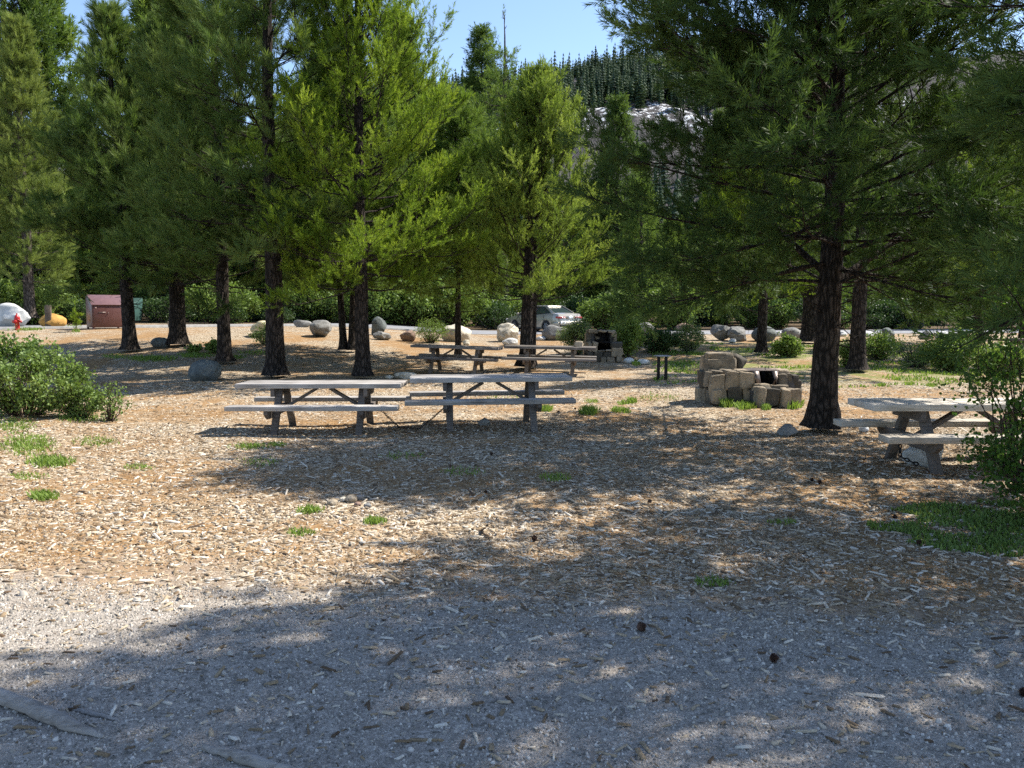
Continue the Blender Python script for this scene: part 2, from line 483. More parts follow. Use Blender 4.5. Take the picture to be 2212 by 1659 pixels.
def ground_mat():
    m, nt, b = newmat('wood_chip_ground')
    pos = nt.nodes.new('ShaderNodeNewGeometry').outputs['Position']
    sep = nt.nodes.new('ShaderNodeSeparateXYZ'); L(nt, pos, sep.inputs[0])
    def nz(scale, det=3.0, rough=0.55, stretch=None, dist=0.0):
        n = N(nt, 'ShaderNodeTexNoise', Scale=scale, Detail=det, Roughness=rough, Distortion=dist)
        if stretch:
            mp = nt.nodes.new('ShaderNodeMapping'); mp.inputs['Scale'].default_value = stretch[0]; mp.inputs['Rotation'].default_value = (0, 0, stretch[1])
            L(nt, pos, mp.inputs[0]); L(nt, mp.outputs[0], n.inputs['Vector'])
        else: L(nt, pos, n.inputs['Vector'])
        return n
    def vor(st, rot):
        mp = nt.nodes.new('ShaderNodeMapping'); mp.inputs['Scale'].default_value = st; mp.inputs['Rotation'].default_value = (0, 0, rot)
        w = nz(9.0, 2.0)
        vm = nt.nodes.new('ShaderNodeVectorMath'); vm.operation = 'MULTIPLY_ADD'
        L(nt, w.outputs['Color'], vm.inputs[0]); vm.inputs[1].default_value = (0.12, 0.12, 0.0); L(nt, pos, vm.inputs[2])
        L(nt, vm.outputs[0], mp.inputs[0])
        v = N(nt, 'ShaderNodeTexVoronoi', Scale=1.0); L(nt, mp.outputs[0], v.inputs['Vector'])
        sp = nt.nodes.new('ShaderNodeSeparateColor'); L(nt, v.outputs['Color'], sp.inputs[0])
        return v, sp
    v1, s1 = vor((26, 62, 30), 0.35); v2, s2 = vor((58, 24, 30), 0.2); v3, s3 = vor((95, 95, 60), 0.0)
    pick = nz(30.0, 1.0)
    pk = ramp(nt, pick.outputs[0], [(0.47, (0, 0, 0)), (0.53, (1, 1, 1))])
    chipv = mixc(nt, pk.outputs[0], s1.outputs[0], s2.outputs[0])
    chip = ramp(nt, chipv, [(0.0, (0.085, 0.058, 0.034)), (0.35, (0.21, 0.15, 0.092)), (0.62, (0.39, 0.30, 0.195)), (0.88, (0.64, 0.55, 0.42)), (1.0, (0.76, 0.70, 0.59))])
    # pine straw: orange brown streaks
    st1 = nz(1.0, 5.0, 0.7, ((7, 70, 20), 0.5), 0.6)
    straw = ramp(nt, st1.outputs[0], [(0.3, (0.12, 0.06, 0.025)), (0.5, (0.33, 0.185, 0.075)), (0.7, (0.50, 0.34, 0.17))])
    big = nz(0.42, 4.0, 0.6); big2 = nz(2.6, 4.0, 0.65)
    sm = math_(nt, 'ADD', math_(nt, 'MULTIPLY', big.outputs[0], 0.7), math_(nt, 'MULTIPLY', big2.outputs[0], 0.4))
    smask = ramp(nt, sm, [(0.50, (0, 0, 0)), (0.64, (0.85, 0.85, 0.85))])
    base = mixc(nt, smask.outputs[0], chip.outputs[0], straw.outputs[0])
    # grey gravel close by (a trail)
    gv = ramp(nt, s3.outputs[0], [(0.0, (0.20, 0.175, 0.145)), (0.5, (0.38, 0.335, 0.285)), (0.86, (0.53, 0.475, 0.41)), (1.0, (0.66, 0.60, 0.53))])
    edge = math_(nt, 'ADD', math_(nt, 'MULTIPLY', sep.outputs['X'], 0.13), sep.outputs['Y'])
    edge = math_(nt, 'ADD', edge, math_(nt, 'MULTIPLY', math_(nt, 'SUBTRACT', nz(1.6, 4.0, 0.6).outputs[0], 0.5), 1.8))
    gm = ramp(nt, math_(nt, 'DIVIDE', edge, 10.0), [(0.45, (1, 1, 1)), (0.56, (0, 0, 0))])
    fines = ramp(nt, nz(130.0, 3.0).outputs[0], [(0.3, (0.20, 0.175, 0.145)), (0.7, (0.43, 0.38, 0.32))])
    gcol = mixc(nt, 0.5, gv.outputs[0], fines.outputs[0])
    base = mixc(nt, gm.outputs[0], base, gcol)
    # short turf in the sunny clearing on the right and thin grass elsewhere
    gx = ramp(nt, math_(nt, 'DIVIDE', sep.outputs['Y'], 40.0), [(0.48, (0, 0, 0)), (0.56, (1, 1, 1)), (0.74, (1, 1, 1)), (0.85, (0, 0, 0))])
    gxx = ramp(nt, math_(nt, 'DIVIDE', sep.outputs['X'], 20.0), [(0.20, (0, 0, 0)), (0.34, (1, 1, 1))])
    tf = ramp(nt, nz(1.1, 6.0, 0.7).outputs[0], [(0.46, (0, 0, 0)), (0.56, (1, 1, 1))])
    tm = math_(nt, 'MULTIPLY', math_(nt, 'MULTIPLY', gx.outputs[0], gxx.outputs[0]), tf.outputs[0])
    turf = ramp(nt, nz(45.0, 3.0).outputs[0], [(0.3, (0.10, 0.13, 0.03)), (0.7, (0.26, 0.29, 0.085))])
    base = mixc(nt, math_(nt, 'MULTIPLY', tm, 0.8), base, turf.outputs[0])
    # forest floor beyond the road
    fm = ramp(nt, math_(nt, 'DIVIDE', sep.outputs['Y'], 60.0), [(0.76, (0, 0, 0)), (0.80, (1, 1, 1))])
    ff = ramp(nt, nz(3.0, 6.0, 0.7).outputs[0], [(0.3, (0.06, 0.045, 0.03)), (0.7, (0.2, 0.14, 0.085))])
    base = mixc(nt, fm.outputs[0], base, ff.outputs[0])
    # broad worn / darker mottling
    mot = ramp(nt, nz(7.0, 6.0, 0.75, ((1, 1.7, 1), 0.2)).outputs[0], [(0.32, (0.66, 0.64, 0.62)), (0.62, (1.08, 1.08, 1.08))])
    base = mixc(nt, 1.0, base, mot.outputs[0], 'MULTIPLY')
    L(nt, base, b.inputs['Base Color'])
    b.inputs['Roughness'].default_value = 0.95; b.inputs['Specular IOR Level'].default_value = 0.12
    h = math_(nt, 'ADD', math_(nt, 'MULTIPLY', chipv, 0.6), nz(70.0, 3.0).outputs[0])
    bump(nt, b, h, 0.55, 0.022)
    return m
gxs = axis_pts([(-170, -60, 10), (-60, -24, 2.0), (-24, -12, 0.5), (-12, 12, 0.22), (12, 24, 0.5), (24, 60, 2.0), (60, 170, 10)])
gys = axis_pts([(-20, 1, 1.5), (1, 16, 0.2), (16, 40, 0.35), (40, 60, 1.5), (60, 160, 10)])
sheet('ground', gxs, gys, lambda x, y: gz(x, y), ground_mat())

# road: grey asphalt with a pale worn edge
def road_edge(x): return 41.0 - 8.0 * sstep(4, 24, -np.asarray(x, float)) + 3.0 * sstep(8, 30, np.asarray(x, float))
def road_sheet():
    m, nt, b = newmat('asphalt')
    co = coords(nt)
    n1 = N(nt, 'ShaderNodeTexNoise', Scale=60.0, Detail=4.0); L(nt, co, n1.inputs['Vector'])
    n2 = N(nt, 'ShaderNodeTexNoise', Scale=0.7, Detail=4.0); L(nt, co, n2.inputs['Vector'])
    r = ramp(nt, math_(nt, 'ADD', math_(nt, 'MULTIPLY', n1.outputs[0], 0.5), math_(nt, 'MULTIPLY', n2.outputs[0], 0.5)), [(0.3, (0.15, 0.15, 0.16)), (0.7, (0.27, 0.27, 0.275))])
    L(nt, r.outputs[0], b.inputs['Base Color']); b.inputs['Roughness'].default_value = 0.9
    bump(nt, b, n1.outputs[0], 0.4, 0.01)
    xs = axis_pts([(-70, 70, 1.0)]); ts = np.linspace(0, 1, 12)
    X, T = np.meshgrid(xs, ts, indexing='ij')
    Y = road_edge(X) + 7.5 * T
    Z = gz(X, Y) + 0.012
    v = np.stack([X, Y, Z], -1).reshape(-1, 3); n = len(ts)
    i = np.arange(len(xs) - 1)[:, None] * n; j = np.arange(n - 1)[None, :]
    g = Geo(); g.add(v, np.stack([i + j, i + n + j, i + n + j + 1, i + j + 1], -1).reshape(-1, 4))
    g.obj('road', m, smooth=True)['kind'] = 'structure'
    # concrete kerb strip along the near edge
    kx = axis_pts([(-70, -3, 1.0)])
    ky = road_edge(kx) - 0.14
    prof = [(-0.12, -0.1), (-0.12, 0.10), (0.12, 0.10), (0.12, -0.1)]
    vv = np.array([[(x, y + a, float(gz(x, y)) + c) for (a, c) in prof] for x, y in zip(kx, ky)]).reshape(-1, 3)
    i = np.arange(len(kx) - 1)[:, None] * 4; j = np.arange(3)[None, :]
    g = Geo(); g.add(vv, np.stack([i + j, i + j + 4, i + j + 5, i + j + 1], -1).reshape(-1, 4))
    g.obj('kerb', plain('concrete', (0.33, 0.32, 0.30), 0.9, nscale=6, namt=0.25))['kind'] = 'structure'
road_sheet()

# ------------------------------------------------------------------ mountain side with snow and a cliff band
def hz(x, y):
    x = np.asarray(x, float); y = np.asarray(y, float)
    base = np.interp(y, [130, 210, 420, 520, 560, 720, 860, 1100], [-6, 6, 62, 88, 124, 196, 232, 236])
    tilt = 0.15 * np.clip(x - 40, -400, 130) * sstep(250, 760, y)
    rough = 5 * np.sin(x * 0.021 + y * 0.013) + 3 * np.sin(x * 0.05 - y * 0.03 + 2) + 1.6 * np.sin(x * 0.13 + y * 0.11)
    return base + tilt + rough * sstep(200, 420, y)
def hill():
    m, nt, b = newmat('mountain_soil')
    pos = nt.nodes.new('ShaderNodeNewGeometry').outputs['Position']
    sep = nt.nodes.new('ShaderNodeSeparateXYZ'); L(nt, pos, sep.inputs[0])
    n1 = N(nt, 'ShaderNodeTexNoise', Scale=0.035, Detail=8.0, Roughness=0.7); L(nt, pos, n1.inputs['Vector'])
    n2 = N(nt, 'ShaderNodeTexNoise', Scale=0.25, Detail=6.0, Roughness=0.75); L(nt, pos, n2.inputs['Vector'])
    soil = ramp(nt, n2.outputs[0], [(0.32, (0.035, 0.033, 0.035)), (0.5, (0.10, 0.092, 0.09)), (0.7, (0.22, 0.20, 0.195))])
    y = math_(nt, 'DIVIDE', math_(nt, 'ADD', sep.outputs['Y'], math_(nt, 'MULTIPLY', math_(nt, 'SUBTRACT', n1.outputs[0], 0.5), 55.0)), 1000.0)
    band = ramp(nt, y, [(0.545, (0, 0, 0)), (0.552, (1, 1, 1)), (0.575, (1, 1, 1)), (0.583, (0, 0, 0)), (0.74, (0, 0, 0)), (0.77, (1, 1, 1))])
    holes = ramp(nt, n2.outputs[0], [(0.53, (0, 0, 0)), (0.57, (1, 1, 1))])
    ux = ramp(nt, math_(nt, 'DIVIDE', sep.outputs['X'], 400.0), [(0.10, (1, 1, 1)), (0.13, (0, 0, 0))]); ly = ramp(nt, y, [(0.62, (1, 1, 1)), (0.66, (0, 0, 0))])
    f = math_(nt, 'MULTIPLY', math_(nt, 'MULTIPLY', band.outputs[0], holes.outputs[0]), math_(nt, 'MAXIMUM', ux.outputs[0], ly.outputs[0]))
    L(nt, mixc(nt, f, soil.outputs[0], (0.85, 0.87, 0.90)), b.inputs['Base Color'])
    b.inputs['Roughness'].default_value = 0.95; b.inputs['Specular IOR Level'].default_value = 0.1
    bump(nt, b, n2.outputs[0], 1.0, 3.0)
    sheet('hill', axis_pts([(-700, -220, 24), (-220, 330, 5), (330, 900, 24)]), axis_pts([(130, 480, 10), (480, 900, 5), (900, 1200, 25)]), hz, m)
hill()

def spire_geo(seed, H, R0, tiers=11, g=None, at_=(0, 0, 0), seg=9):
    """a far conifer: jagged drooping tiers round a mast"""
    rng = np.random.default_rng(seed); g = g or Geo(); o = np.array(at_, float)
    g.tube(np.array([[0, 0, -0.5], [0, 0, H * 0.5], [0, 0, H]]) + o, [R0 * 0.09, R0 * 0.05, 0.01], 5, cap=False, tint=0.1)
    for k in range(tiers):
        t = (k + 0.3) / tiers; z = H * (0.10 + 0.9 * t)
        r = R0 * (1 - t) ** 0.8 * rng.uniform(0.75, 1.15) + 0.05 * R0
        n = seg; a = np.arange(n) * 2 * PI / n + rng.uniform(0, 6)
        rr = r * rng.uniform(0.55, 1.25, n)
        dz = H / tiers
        # each frond: a bent leaf-shaped blade
        ca, sa = np.cos(a), np.sin(a)
        wv = r * 0.34
        v0 = np.stack([0 * ca, 0 * sa, np.full(n, z + dz * 0.55)], 1)
        v1 = np.stack([ca * rr * 0.6 - sa * wv, sa * rr * 0.6 + ca * wv, np.full(n, z)], 1)
        v2 = np.stack([ca * rr, sa * rr, z - dz * rng.uniform(0.1, 0.5, n)], 1)
        v3 = np.stack([ca * rr * 0.6 + sa * wv, sa * rr * 0.6 - ca * wv, np.full(n, z)], 1)
        v = np.stack([v0, v1, v2, v3], 1).reshape(-1, 3) + o
        g.add(v, np.arange(4 * n).reshape(-1, 4), np.repeat(rng.uniform(0.2, 0.8, n), 4))
    return g

def hill_trees():
    rng = np.random.default_rng(7)
    mats = [needle_mat('hillside_needles', (0.028, 0.05, 0.03), (0.05, 0.08, 0.042), (0.085, 0.12, 0.06), 0.1, 0.7, 0.1),
            needle_mat('hillside_blue_needles', (0.022, 0.04, 0.03), (0.038, 0.062, 0.042), (0.065, 0.095, 0.06), 0.1, 0.7, 0.1)]
    protos = [spire_geo(40 + k, 1.0, 0.17 + 0.025 * (k % 3), 12, seg=8).mesh('hillside_fir') for k in range(4)]
    for k, p in enumerate(protos): p.materials.append(mats[k % 2])
    pts = []
    tries = 0
    while len(pts) < 4400 and tries < 90000:
        tries += 1
        q_ = rng.random(); y = rng.uniform(330, 880) if q_ < 0.3 else (rng.uniform(565, 800) if q_ < 0.7 else rng.uniform(160, 420)); x = (rng.uniform(-0.16, 0.36) if q_ < 0.7 else rng.uniform(-0.66, 0.68)) * y
        if 345 < y < 562 and 0.04 < x / y < 0.24 and rng.random() < 0.86: continue
        if 500 < y < 562 and rng.random() < 0.9: continue
        if 562 < y < 585 and rng.random() < 0.8: continue
        u = CU + FPX * x / y
        if u < 1200 and y > 735 and rng.random() < 0.9: continue
        h = rng.uniform(9, 19) if rng.random() < 0.9 else rng.uniform(18, 26)
        pts.append((x, y, float(hz(x, y)), h))
    # the largest as seen from the picnic ground stand as trees of their own, the rest as one wood
    def vis(p): return (0.0 if (-0.09 < p[0] / p[1] < 0.22) else -9.0) + p[3] / p[1] + (0.01 if p[1] > 560 else 0)
    pts.sort(key=vis, reverse=True)
    for (x, y, z, h) in pts[:295]:
        o = bpy.data.objects.new('hillside_fir', protos[int(rng.integers(4))]); COL.objects.link(o)
        o.location = (x, y, z); o.scale = (h * rng.uniform(0.85, 1.2),) * 2 + (h,); o.rotation_euler = (0, 0, rng.uniform(0, 6))
        tag(o, 'small dark conifer in the wood on the far snowy mountainside', 'conifer', 'conifers on the far mountainside')
    g = Geo()
    for k, (x, y, z, h) in enumerate(pts[295:]):
        spire_geo(1000 + k, h, h * rng.uniform(0.15, 0.22), 7, g, (x, y, z), seg=6)
    o = g.obj('mountain_woods', mats[0]); tag(o, 'distant conifer wood covering the far mountainside', 'woods', kind='stuff')
hill_trees()

# ------------------------------------------------------------------ picnic tables
M['plank'] = wood_mat('weathered_plank', (0.26, 0.235, 0.21), (0.48, 0.45, 0.42))
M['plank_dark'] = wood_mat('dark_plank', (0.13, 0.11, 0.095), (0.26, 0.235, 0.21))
M['plank_new'] = wood_mat('pale_plank', (0.42, 0.36, 0.28), (0.66, 0.60, 0.52))
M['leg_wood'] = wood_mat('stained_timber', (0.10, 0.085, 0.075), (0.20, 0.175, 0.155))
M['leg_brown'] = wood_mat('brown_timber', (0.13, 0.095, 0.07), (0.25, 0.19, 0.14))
M['iron'] = plain('black_iron', (0.025, 0.024, 0.024), 0.55, 0.6, nscale=20, namt=0.4)
M['steel'] = plain('rusted_steel', (0.17, 0.135, 0.12), 0.45, 0.5, nscale=9, namt=0.4)

def picnic_table(name, label, loc, rot, seed, top, legs, length=2.44, H=0.74, heavy=1.0):
    rng = random.Random(seed)
    t = thing(name, label, 'picnic table', loc, rot=rot, group='wooden picnic tables')
    hl = length / 2
    g = Geo(); w = 0.182
    for k in range(4):
        y = (k - 1.5) * (w + 0.007)
        g.box((rng.uniform(-0.012, 0.012), y, H - 0.024 + rng.uniform(-0.004, 0.003)), (length + rng.uniform(-0.02, 0.02), w, 0.068 * heavy), Matrix.Rotation(rng.uniform(-0.006, 0.006), 3, 'X'), rng.uniform(0.25, 0.75))
    g.obj('tabletop', M[top], t, bevel=0.006)
    for s in (-1, 1):
        g = Geo(); g.box((rng.uniform(-0.03, 0.03), s * 0.635, 0.425), (length + 0.04, 0.26, 0.066 * heavy), None, rng.uniform(0.3, 0.7))
        g.obj('bench', M[top], t, bevel=0.006)
    lx = 0.62
    for sx in (-1, 1):
        for sy in (-1, 1):
            g = Geo(); g.bar((sx * lx, sy * 0.60, -0.05), (sx * lx, sy * 0.16, H - 0.052), 0.07, 0.10 * heavy, (1, 0, 0), rng.uniform(0.3, 0.7))
            g.obj('leg', M[legs], t, bevel=0.005)
        g = Geo(); g.box((sx * (lx + 0.067), 0, H - 0.118), (0.06, 0.70, 0.13), None, 0.4); g.obj('cleat', M[legs], t, bevel=0.005)
        # beam under the benches, its ends cut to a slope
        a, bz0, bz1 = sx * (lx + 0.067), 0.262, 0.398
        x0, x1 = a - 0.03, a + 0.03
        prof = [(-0.74, bz1), (-0.74, bz1 - 0.06), (-0.62, bz0), (0.62, bz0), (0.74, bz1 - 0.06), (0.74, bz1)]
        v = [(x0, y, z) for y, z in prof] + [(x1, y, z) for y, z in prof]
        g = Geo(); g.add(v, [(k, (k + 1) % 6, (k + 1) % 6 + 6, k + 6) for k in range(6)], 0.4)
        g.f.append(np.array([[5, 4, 3, 2, 1, 0], [6, 7, 8, 9, 10, 11]], np.int32))
        g.obj('bench_beam', M[legs], t, bevel=0.004)
        g = Geo(); g.bar((sx * 0.10, 0, H - 0.085), (sx * (lx + 0.02), 0, 0.33), 0.045, 0.10, (0, 1, 0), 0.5)
        g.obj('brace', M[legs], t, bevel=0.005)
    return t

def tab_at(u, v, dy, dx=0.0):
    p = at(u, v); return Vector((p.x + dx, p.y + dy, float(gz(p.x + dx, p.y + dy))))
# feet mid point as seen, pushed back to the middle of the table
TA = tab_at(681, 942, 0.60); TB = tab_at(1056, 932, 0.62); TC = tab_at(983, 809, 0.60); TD = tab_at(1190, 812, 0.58)
TE = at_y(1907, 890, 9.05)
picnic_table('picnic_table', 'grey weathered picnic table chained end to end, its pale top split at the right corner', TA, (0, 0, R(1)), 1, 'plank', 'leg_wood')
picnic_table('picnic_table', 'dark grey picnic table with ragged braces, chained to the right end of a paler one', TB + Vector((0, 0, 0.02)), (0, R(-0.2), R(5)), 2, 'plank', 'leg_wood')
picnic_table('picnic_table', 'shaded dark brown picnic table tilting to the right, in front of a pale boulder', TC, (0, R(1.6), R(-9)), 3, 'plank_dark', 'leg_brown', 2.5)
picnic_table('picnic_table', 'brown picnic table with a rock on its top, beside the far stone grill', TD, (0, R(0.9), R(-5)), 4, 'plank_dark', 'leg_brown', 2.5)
ex, ey = 3.98 + 1.25, 9.42
picnic_table('picnic_table', 'thick pale picnic table half hidden by a green bush, over a white rock', Vector((ex, ey, float(gz(ex, ey)))), (0, 0, R(0)), 5, 'plank_new', 'leg_wood', 2.5, 0.75, 1.1)
fp = at_y(2172, 760, 26.0)
picnic_table('picnic_table', 'far brown picnic table at the edge of the woods, behind the scrub', Vector((fp.x + 0.9, fp.y, float(gz(fp.x, fp.y)))), (0, 0, R(6)), 6, 'leg_brown', 'leg_brown')

def chain_links(g, pts, link=0.045, r=0.0055):
    pts = [Vector(p) for p in pts]
    path = []
    for a, b in zip(pts[:-1], pts[1:]):
        n = max(1, int((b - a).length / (link * 0.72)))
        for k in range(n): path.append((a.lerp(b, (k + 0.5) / n), (b - a).normalized()))
    for k, (c, d) in enumerate(path):
        s = d.cross(Vector((0, 0, 1))) if abs(d.z) < 0.9 else d.cross(Vector((1, 0, 0)))
        s.normalize(); q = d.cross(s)
        w = s if k % 2 else q
        ring = [c + d * (math.cos(a) * link * 0.5) + w * (math.sin(a) * link * 0.28) for a in np.linspace(0, 2 * PI, 9)]
        g.tube([tuple(p) for p in ring], r, 5, cap=False)
def chains():
    p0 = at(820, 868) * 1.0
    a = Vector((TA.x + 0.72, TA.y + 0.1, TA.z + 0.34)); b = at_y(833, 890, TA.y - 0.35); c = at(862, 925); d = at(905, 928)
    e = at_y(938, 900, TB.y - 0.3); f = Vector((TB.x - 0.62, TB.y - 0.1, TB.z + 0.36))
    up = Vector((0, 0, 0.012))
    g = Geo(); chain_links(g, [a, b.lerp(a, 0.25), c + up, d + up, e, f])
    o = g.obj('steel_chain', M['iron'], smooth=True); tag(o, 'dark steel chain lying between the two joined grey picnic tables', 'chain')
    ec = Vector((ex - 0.85, ey - 0.25, float(gz(ex, ey))))
    g = Geo(); chain_links(g, [ec + Vector((-0.05, 0, 0.4)), ec + Vector((-0.08, -0.1, 0.18)), ec + Vector((0.1, -0.15, 0.10))], 0.06, 0.008)
    o = g.obj('steel_chain', M['iron'], smooth=True); tag(o, 'heavy dark chain wrapped round the white rock under the pale table', 'chain')
chains()

# round steel serving stand
p = at(1430, 821)
st = thing('serving_stand', 'round flat metal stand on two square black posts in the clearing', 'stand', p)
g = Geo(); g.lathe([(0.0, 0.612), (0.225, 0.612), (0.232, 0.618), (0.232, 0.628), (0.225, 0.634), (0.0, 0.634)], 32); g.obj('stand_top', plain('scuffed_steel', (0.22, 0.21, 0.20), 0.45, 0.5, nscale=14, namt=0.3), st, smooth=False)
for (dx, dy) in ((-0.085, 0.06), (0.085, -0.06)):
    g = Geo(); g.box((dx, dy, 0.28), (0.075, 0.06, 0.662)); g.obj('post', M['iron'], st, bevel=0.004)

# ------------------------------------------------------------------ stones
def rock_geo(seed, size, angular=0.5, g=None, c=(0, 0, 0), rotz=0.0, sub=4, boxy=0.0, tint=None, rough=1.0):
    rng = random.Random(seed); g = g or Geo()
    import bmesh
    bm = bmesh.new(); bmesh.ops.create_icosphere(bm, subdivisions=sub, radius=1.0)
    V = np.array([v.co[:] for v in bm.verts]); F = np.array([[v.index for v in f.verts] for f in bm.faces]); bm.free()
    if boxy:
        p = np.abs(V) ** 1.0; q = (p ** (2 + 5 * boxy)).sum(1) ** (1 / (2 + 5 * boxy)); V = V / q[:, None]
    npl = int(7 + 13 * angular)
    for k in range(npl):
        n = Vector((rng.gauss(0, 1), rng.gauss(0, 1), rng.gauss(0, 0.8))).normalized(); n = np.array(n)
        h = rng.uniform(0.58, 0.92) if angular > 0.3 else rng.uniform(0.76, 0.97)
        d = V @ n - h; m = d > 0
        V[m] -= np.outer(d[m] * (0.55 + 0.4 * angular), n)
    off = Vector((rng.uniform(-50, 50), rng.uniform(-50, 50), rng.uniform(-50, 50)))
    for i in range(len(V)):
        v = Vector(V[i])
        r1 = 1 - abs(noise.noise(v * 2.1 + off)) * 2
        d = 0.13 * noise.noise(v * 1.3 + off) + 0.06 * r1 + 0.05 * noise.noise(v * 4.3 + off) + 0.03 * noise.noise(v * 9 + off)
        V[i] *= 1 + d * rough
    V = V * (np.array(size) / 2)
    cz, sz = math.cos(rotz), math.sin(rotz)
    V = V @ np.array([[cz, sz, 0], [-sz, cz, 0], [0, 0, 1]]) + np.array(c)
    g.add(V, F, tint); return g

ROCK = {
    'grey': rock_mat('grey_granite', (0.13, 0.13, 0.125), (0.30, 0.29, 0.27)),
    'dark': rock_mat('dark_and_shaded_granite', (0.075, 0.085, 0.082), (0.17, 0.185, 0.175)),
    'white': rock_mat('white_granite', (0.42, 0.41, 0.38), (0.66, 0.65, 0.62), spots=(0.2, 0.2, 0.2)),
    'cream': rock_mat('cream_granite', (0.36, 0.32, 0.24), (0.66, 0.60, 0.49), spots=(0.3, 0.22, 0.14)),
    'yellow': rock_mat('yellow_granite', (0.46, 0.40, 0.24), (0.68, 0.61, 0.42), spots=(0.3, 0.24, 0.14)),
    'orange': rock_mat('orange_granite', (0.42, 0.21, 0.05), (0.56, 0.33, 0.10), 2.0, spots=(0.25, 0.12, 0.04)),
    'red': rock_mat('reddish_granite', (0.18, 0.115, 0.085), (0.32, 0.22, 0.17)),
    'tan': rock_mat('tan_granite', (0.24, 0.19, 0.13), (0.42, 0.35, 0.26)),
}
def boulder(label, u0, u1, v0, v1, seed, mat, ang=0.4, depth=0.9, name='boulder', group='boulders', sink=0.14, rough=1.0, Y=None):
    uc = (u0 + u1) / 2
    p = at(uc, v1) if Y is None else at_y(uc, v1, Y)
    s = p.y / FPX
    w = (u1 - u0) * s * 1.04; h = (v1 - v0) * s
    d = w * depth
    H = h * (1 + sink)
    y = p.y + d * 0.42
    g = rock_geo(seed, (w, d, H * 1.08), ang, rough=rough, rotz=0)
    z = float(gz(p.x, y))
    o = g.obj(name, ROCK[mat], smooth=True); o.data.set_sharp_from_angle(angle=R(26))
    o.location = (p.x, y, min(z, p.z + 0.1) + h * 1.03 - H * 0.5)
    return tag(o, label, 'rock' if name == 'rock' else 'boulder', group)

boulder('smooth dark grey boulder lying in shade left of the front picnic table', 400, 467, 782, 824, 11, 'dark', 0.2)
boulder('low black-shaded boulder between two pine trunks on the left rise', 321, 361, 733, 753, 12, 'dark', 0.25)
boulder('large jagged white boulder behind the red hydrant', -34, 55, 661, 706, 13, 'white', 0.85, depth=0.5)
boulder('rounded orange boulder behind the wooden post', 78, 130, 680, 709, 14, 'orange', 0.15)
boulder('small tan boulder half hidden behind a black pine trunk', 359, 384, 692, 708, 15, 'tan', 0.4)
boulder('pale yellow boulder with a leafy sprig before it', 537, 602, 698, 729, 16, 'yellow', 0.4)
boulder('angular grey boulder beside the road, right of the yellow one', 662, 716, 696, 729, 17, 'grey', 0.6)
boulder('bluish grey boulder across the road among saplings', 627, 668, 692, 707, 18, 'grey', 0.5)
boulder('dark shaded boulder between trunks behind the front tables', 798, 834, 688, 725, 19, 'dark', 0.7)  # its shade is put into the dark rock colour
boulder('small pointed grey boulder in front of the dark shaded one', 805, 843, 716, 735, 20, 'grey', 0.7)
boulder('low brown boulder in shadow under the bright pine', 862, 896, 715, 738, 21, 'red', 0.5)
boulder('cream boulder partly hidden by a thin dark trunk', 954, 1014, 700, 739, 22, 'cream', 0.35)
boulder('little cream rock at the foot of the trunk-hidden boulder', 998, 1015, 735, 746, 23, 'cream', 0.4, name='rock', group='small rocks')
boulder('bright angular cream boulder in the sun before the car', 1067, 1121, 704, 739, 24, 'cream', 0.7, rough=1.2)
boulder('low white rock at the front of the bright cream boulder', 1086, 1118, 732, 748, 25, 'white', 0.3, name='rock', group='small rocks')
boulder('big smooth grey boulder under the rear bumper of the car', 1174, 1231, 706, 736, 26, 'grey', 0.3)
boulder('flat whitish rock on the dirt near the car', 1159, 1180, 727, 736, 27, 'white', 0.4, name='rock', group='small rocks')
boulder('tall round grey boulder behind the dark green shrub', 1377, 1418, 699, 731, 28, 'grey', 0.2)
boulder('reddish striped boulder behind the light green shrub', 1464, 1501, 700, 716, 29, 'red', 0.3)
boulder('half-buried grey boulder seen through the shrubs behind the far grill', 1348, 1372, 690, 712, 30, 'grey', 0.4)
boulder('dark half of a big pair of grey boulders across the clearing', 1540, 1584, 702, 736, 31, 'grey', 0.6)
boulder('broad sunlit grey boulder leaning on the darker one', 1570, 1624, 708, 738, 32, 'grey', 0.8)
boulder('small pale rock in front of the pair of grey boulders', 1576, 1594, 733, 741, 33, 'white', 0.4, name='rock', group='small rocks')
boulder('round dark boulder behind the middle right trunk', 1632, 1682, 709, 738, 34, 'dark', 0.2)
boulder('small white rock to the right of the round dark boulder', 1676, 1694, 717, 727, 35, 'white', 0.4, name='rock', group='small rocks')
boulder('round speckled grey boulder beside the big right trunk', 1694, 1735, 710, 733, 36, 'grey', 0.25)
boulder('white rock just left of the big right trunk', 1733, 1748, 717, 728, 37, 'white', 0.3, name='rock', group='small rocks')
boulder('white rock seen between the two right trunks', 1810, 1832, 717, 727, 38, 'white', 0.3, name='rock', group='small rocks')
boulder('long flat white boulder behind the scrub on the right', 1861, 1897, 717, 728, 39, 'white', 0.5)
boulder('dark grey boulder under the pines behind the scrub', 1909, 1934, 709, 732, 40, 'dark', 0.4)
boulder('flat grey slab of rock in front of the dark one', 1906, 1932, 732, 741, 41, 'grey', 0.5)
boulder('greenish grey boulder at the far edge of the clearing', 1990, 2017, 716, 734, 42, 'grey', 0.5)
boulder('long pale flat boulder at the far edge of the clearing', 2026, 2070, 718, 731, 43, 'white', 0.5)
boulder('small dark blue-grey rock at the right clearing edge', 2066, 2084, 724, 736, 44, 'dark', 0.4, name='rock', group='small rocks')
boulder('big whitish rock under the pale picnic table', 1967, 2058, 962, 1012, 45, 'white', 0.35, name='rock', group='small rocks')
boulder('flat angular grey rock at the foot of the big right pine', 1682, 1734, 918, 944, 46, 'grey', 0.8, name='rock', group='small rocks')
boulder('pale stone among the roots of the big right pine', 1857, 1880, 921, 934, 47, 'white', 0.6, name='rock', group='small rocks')
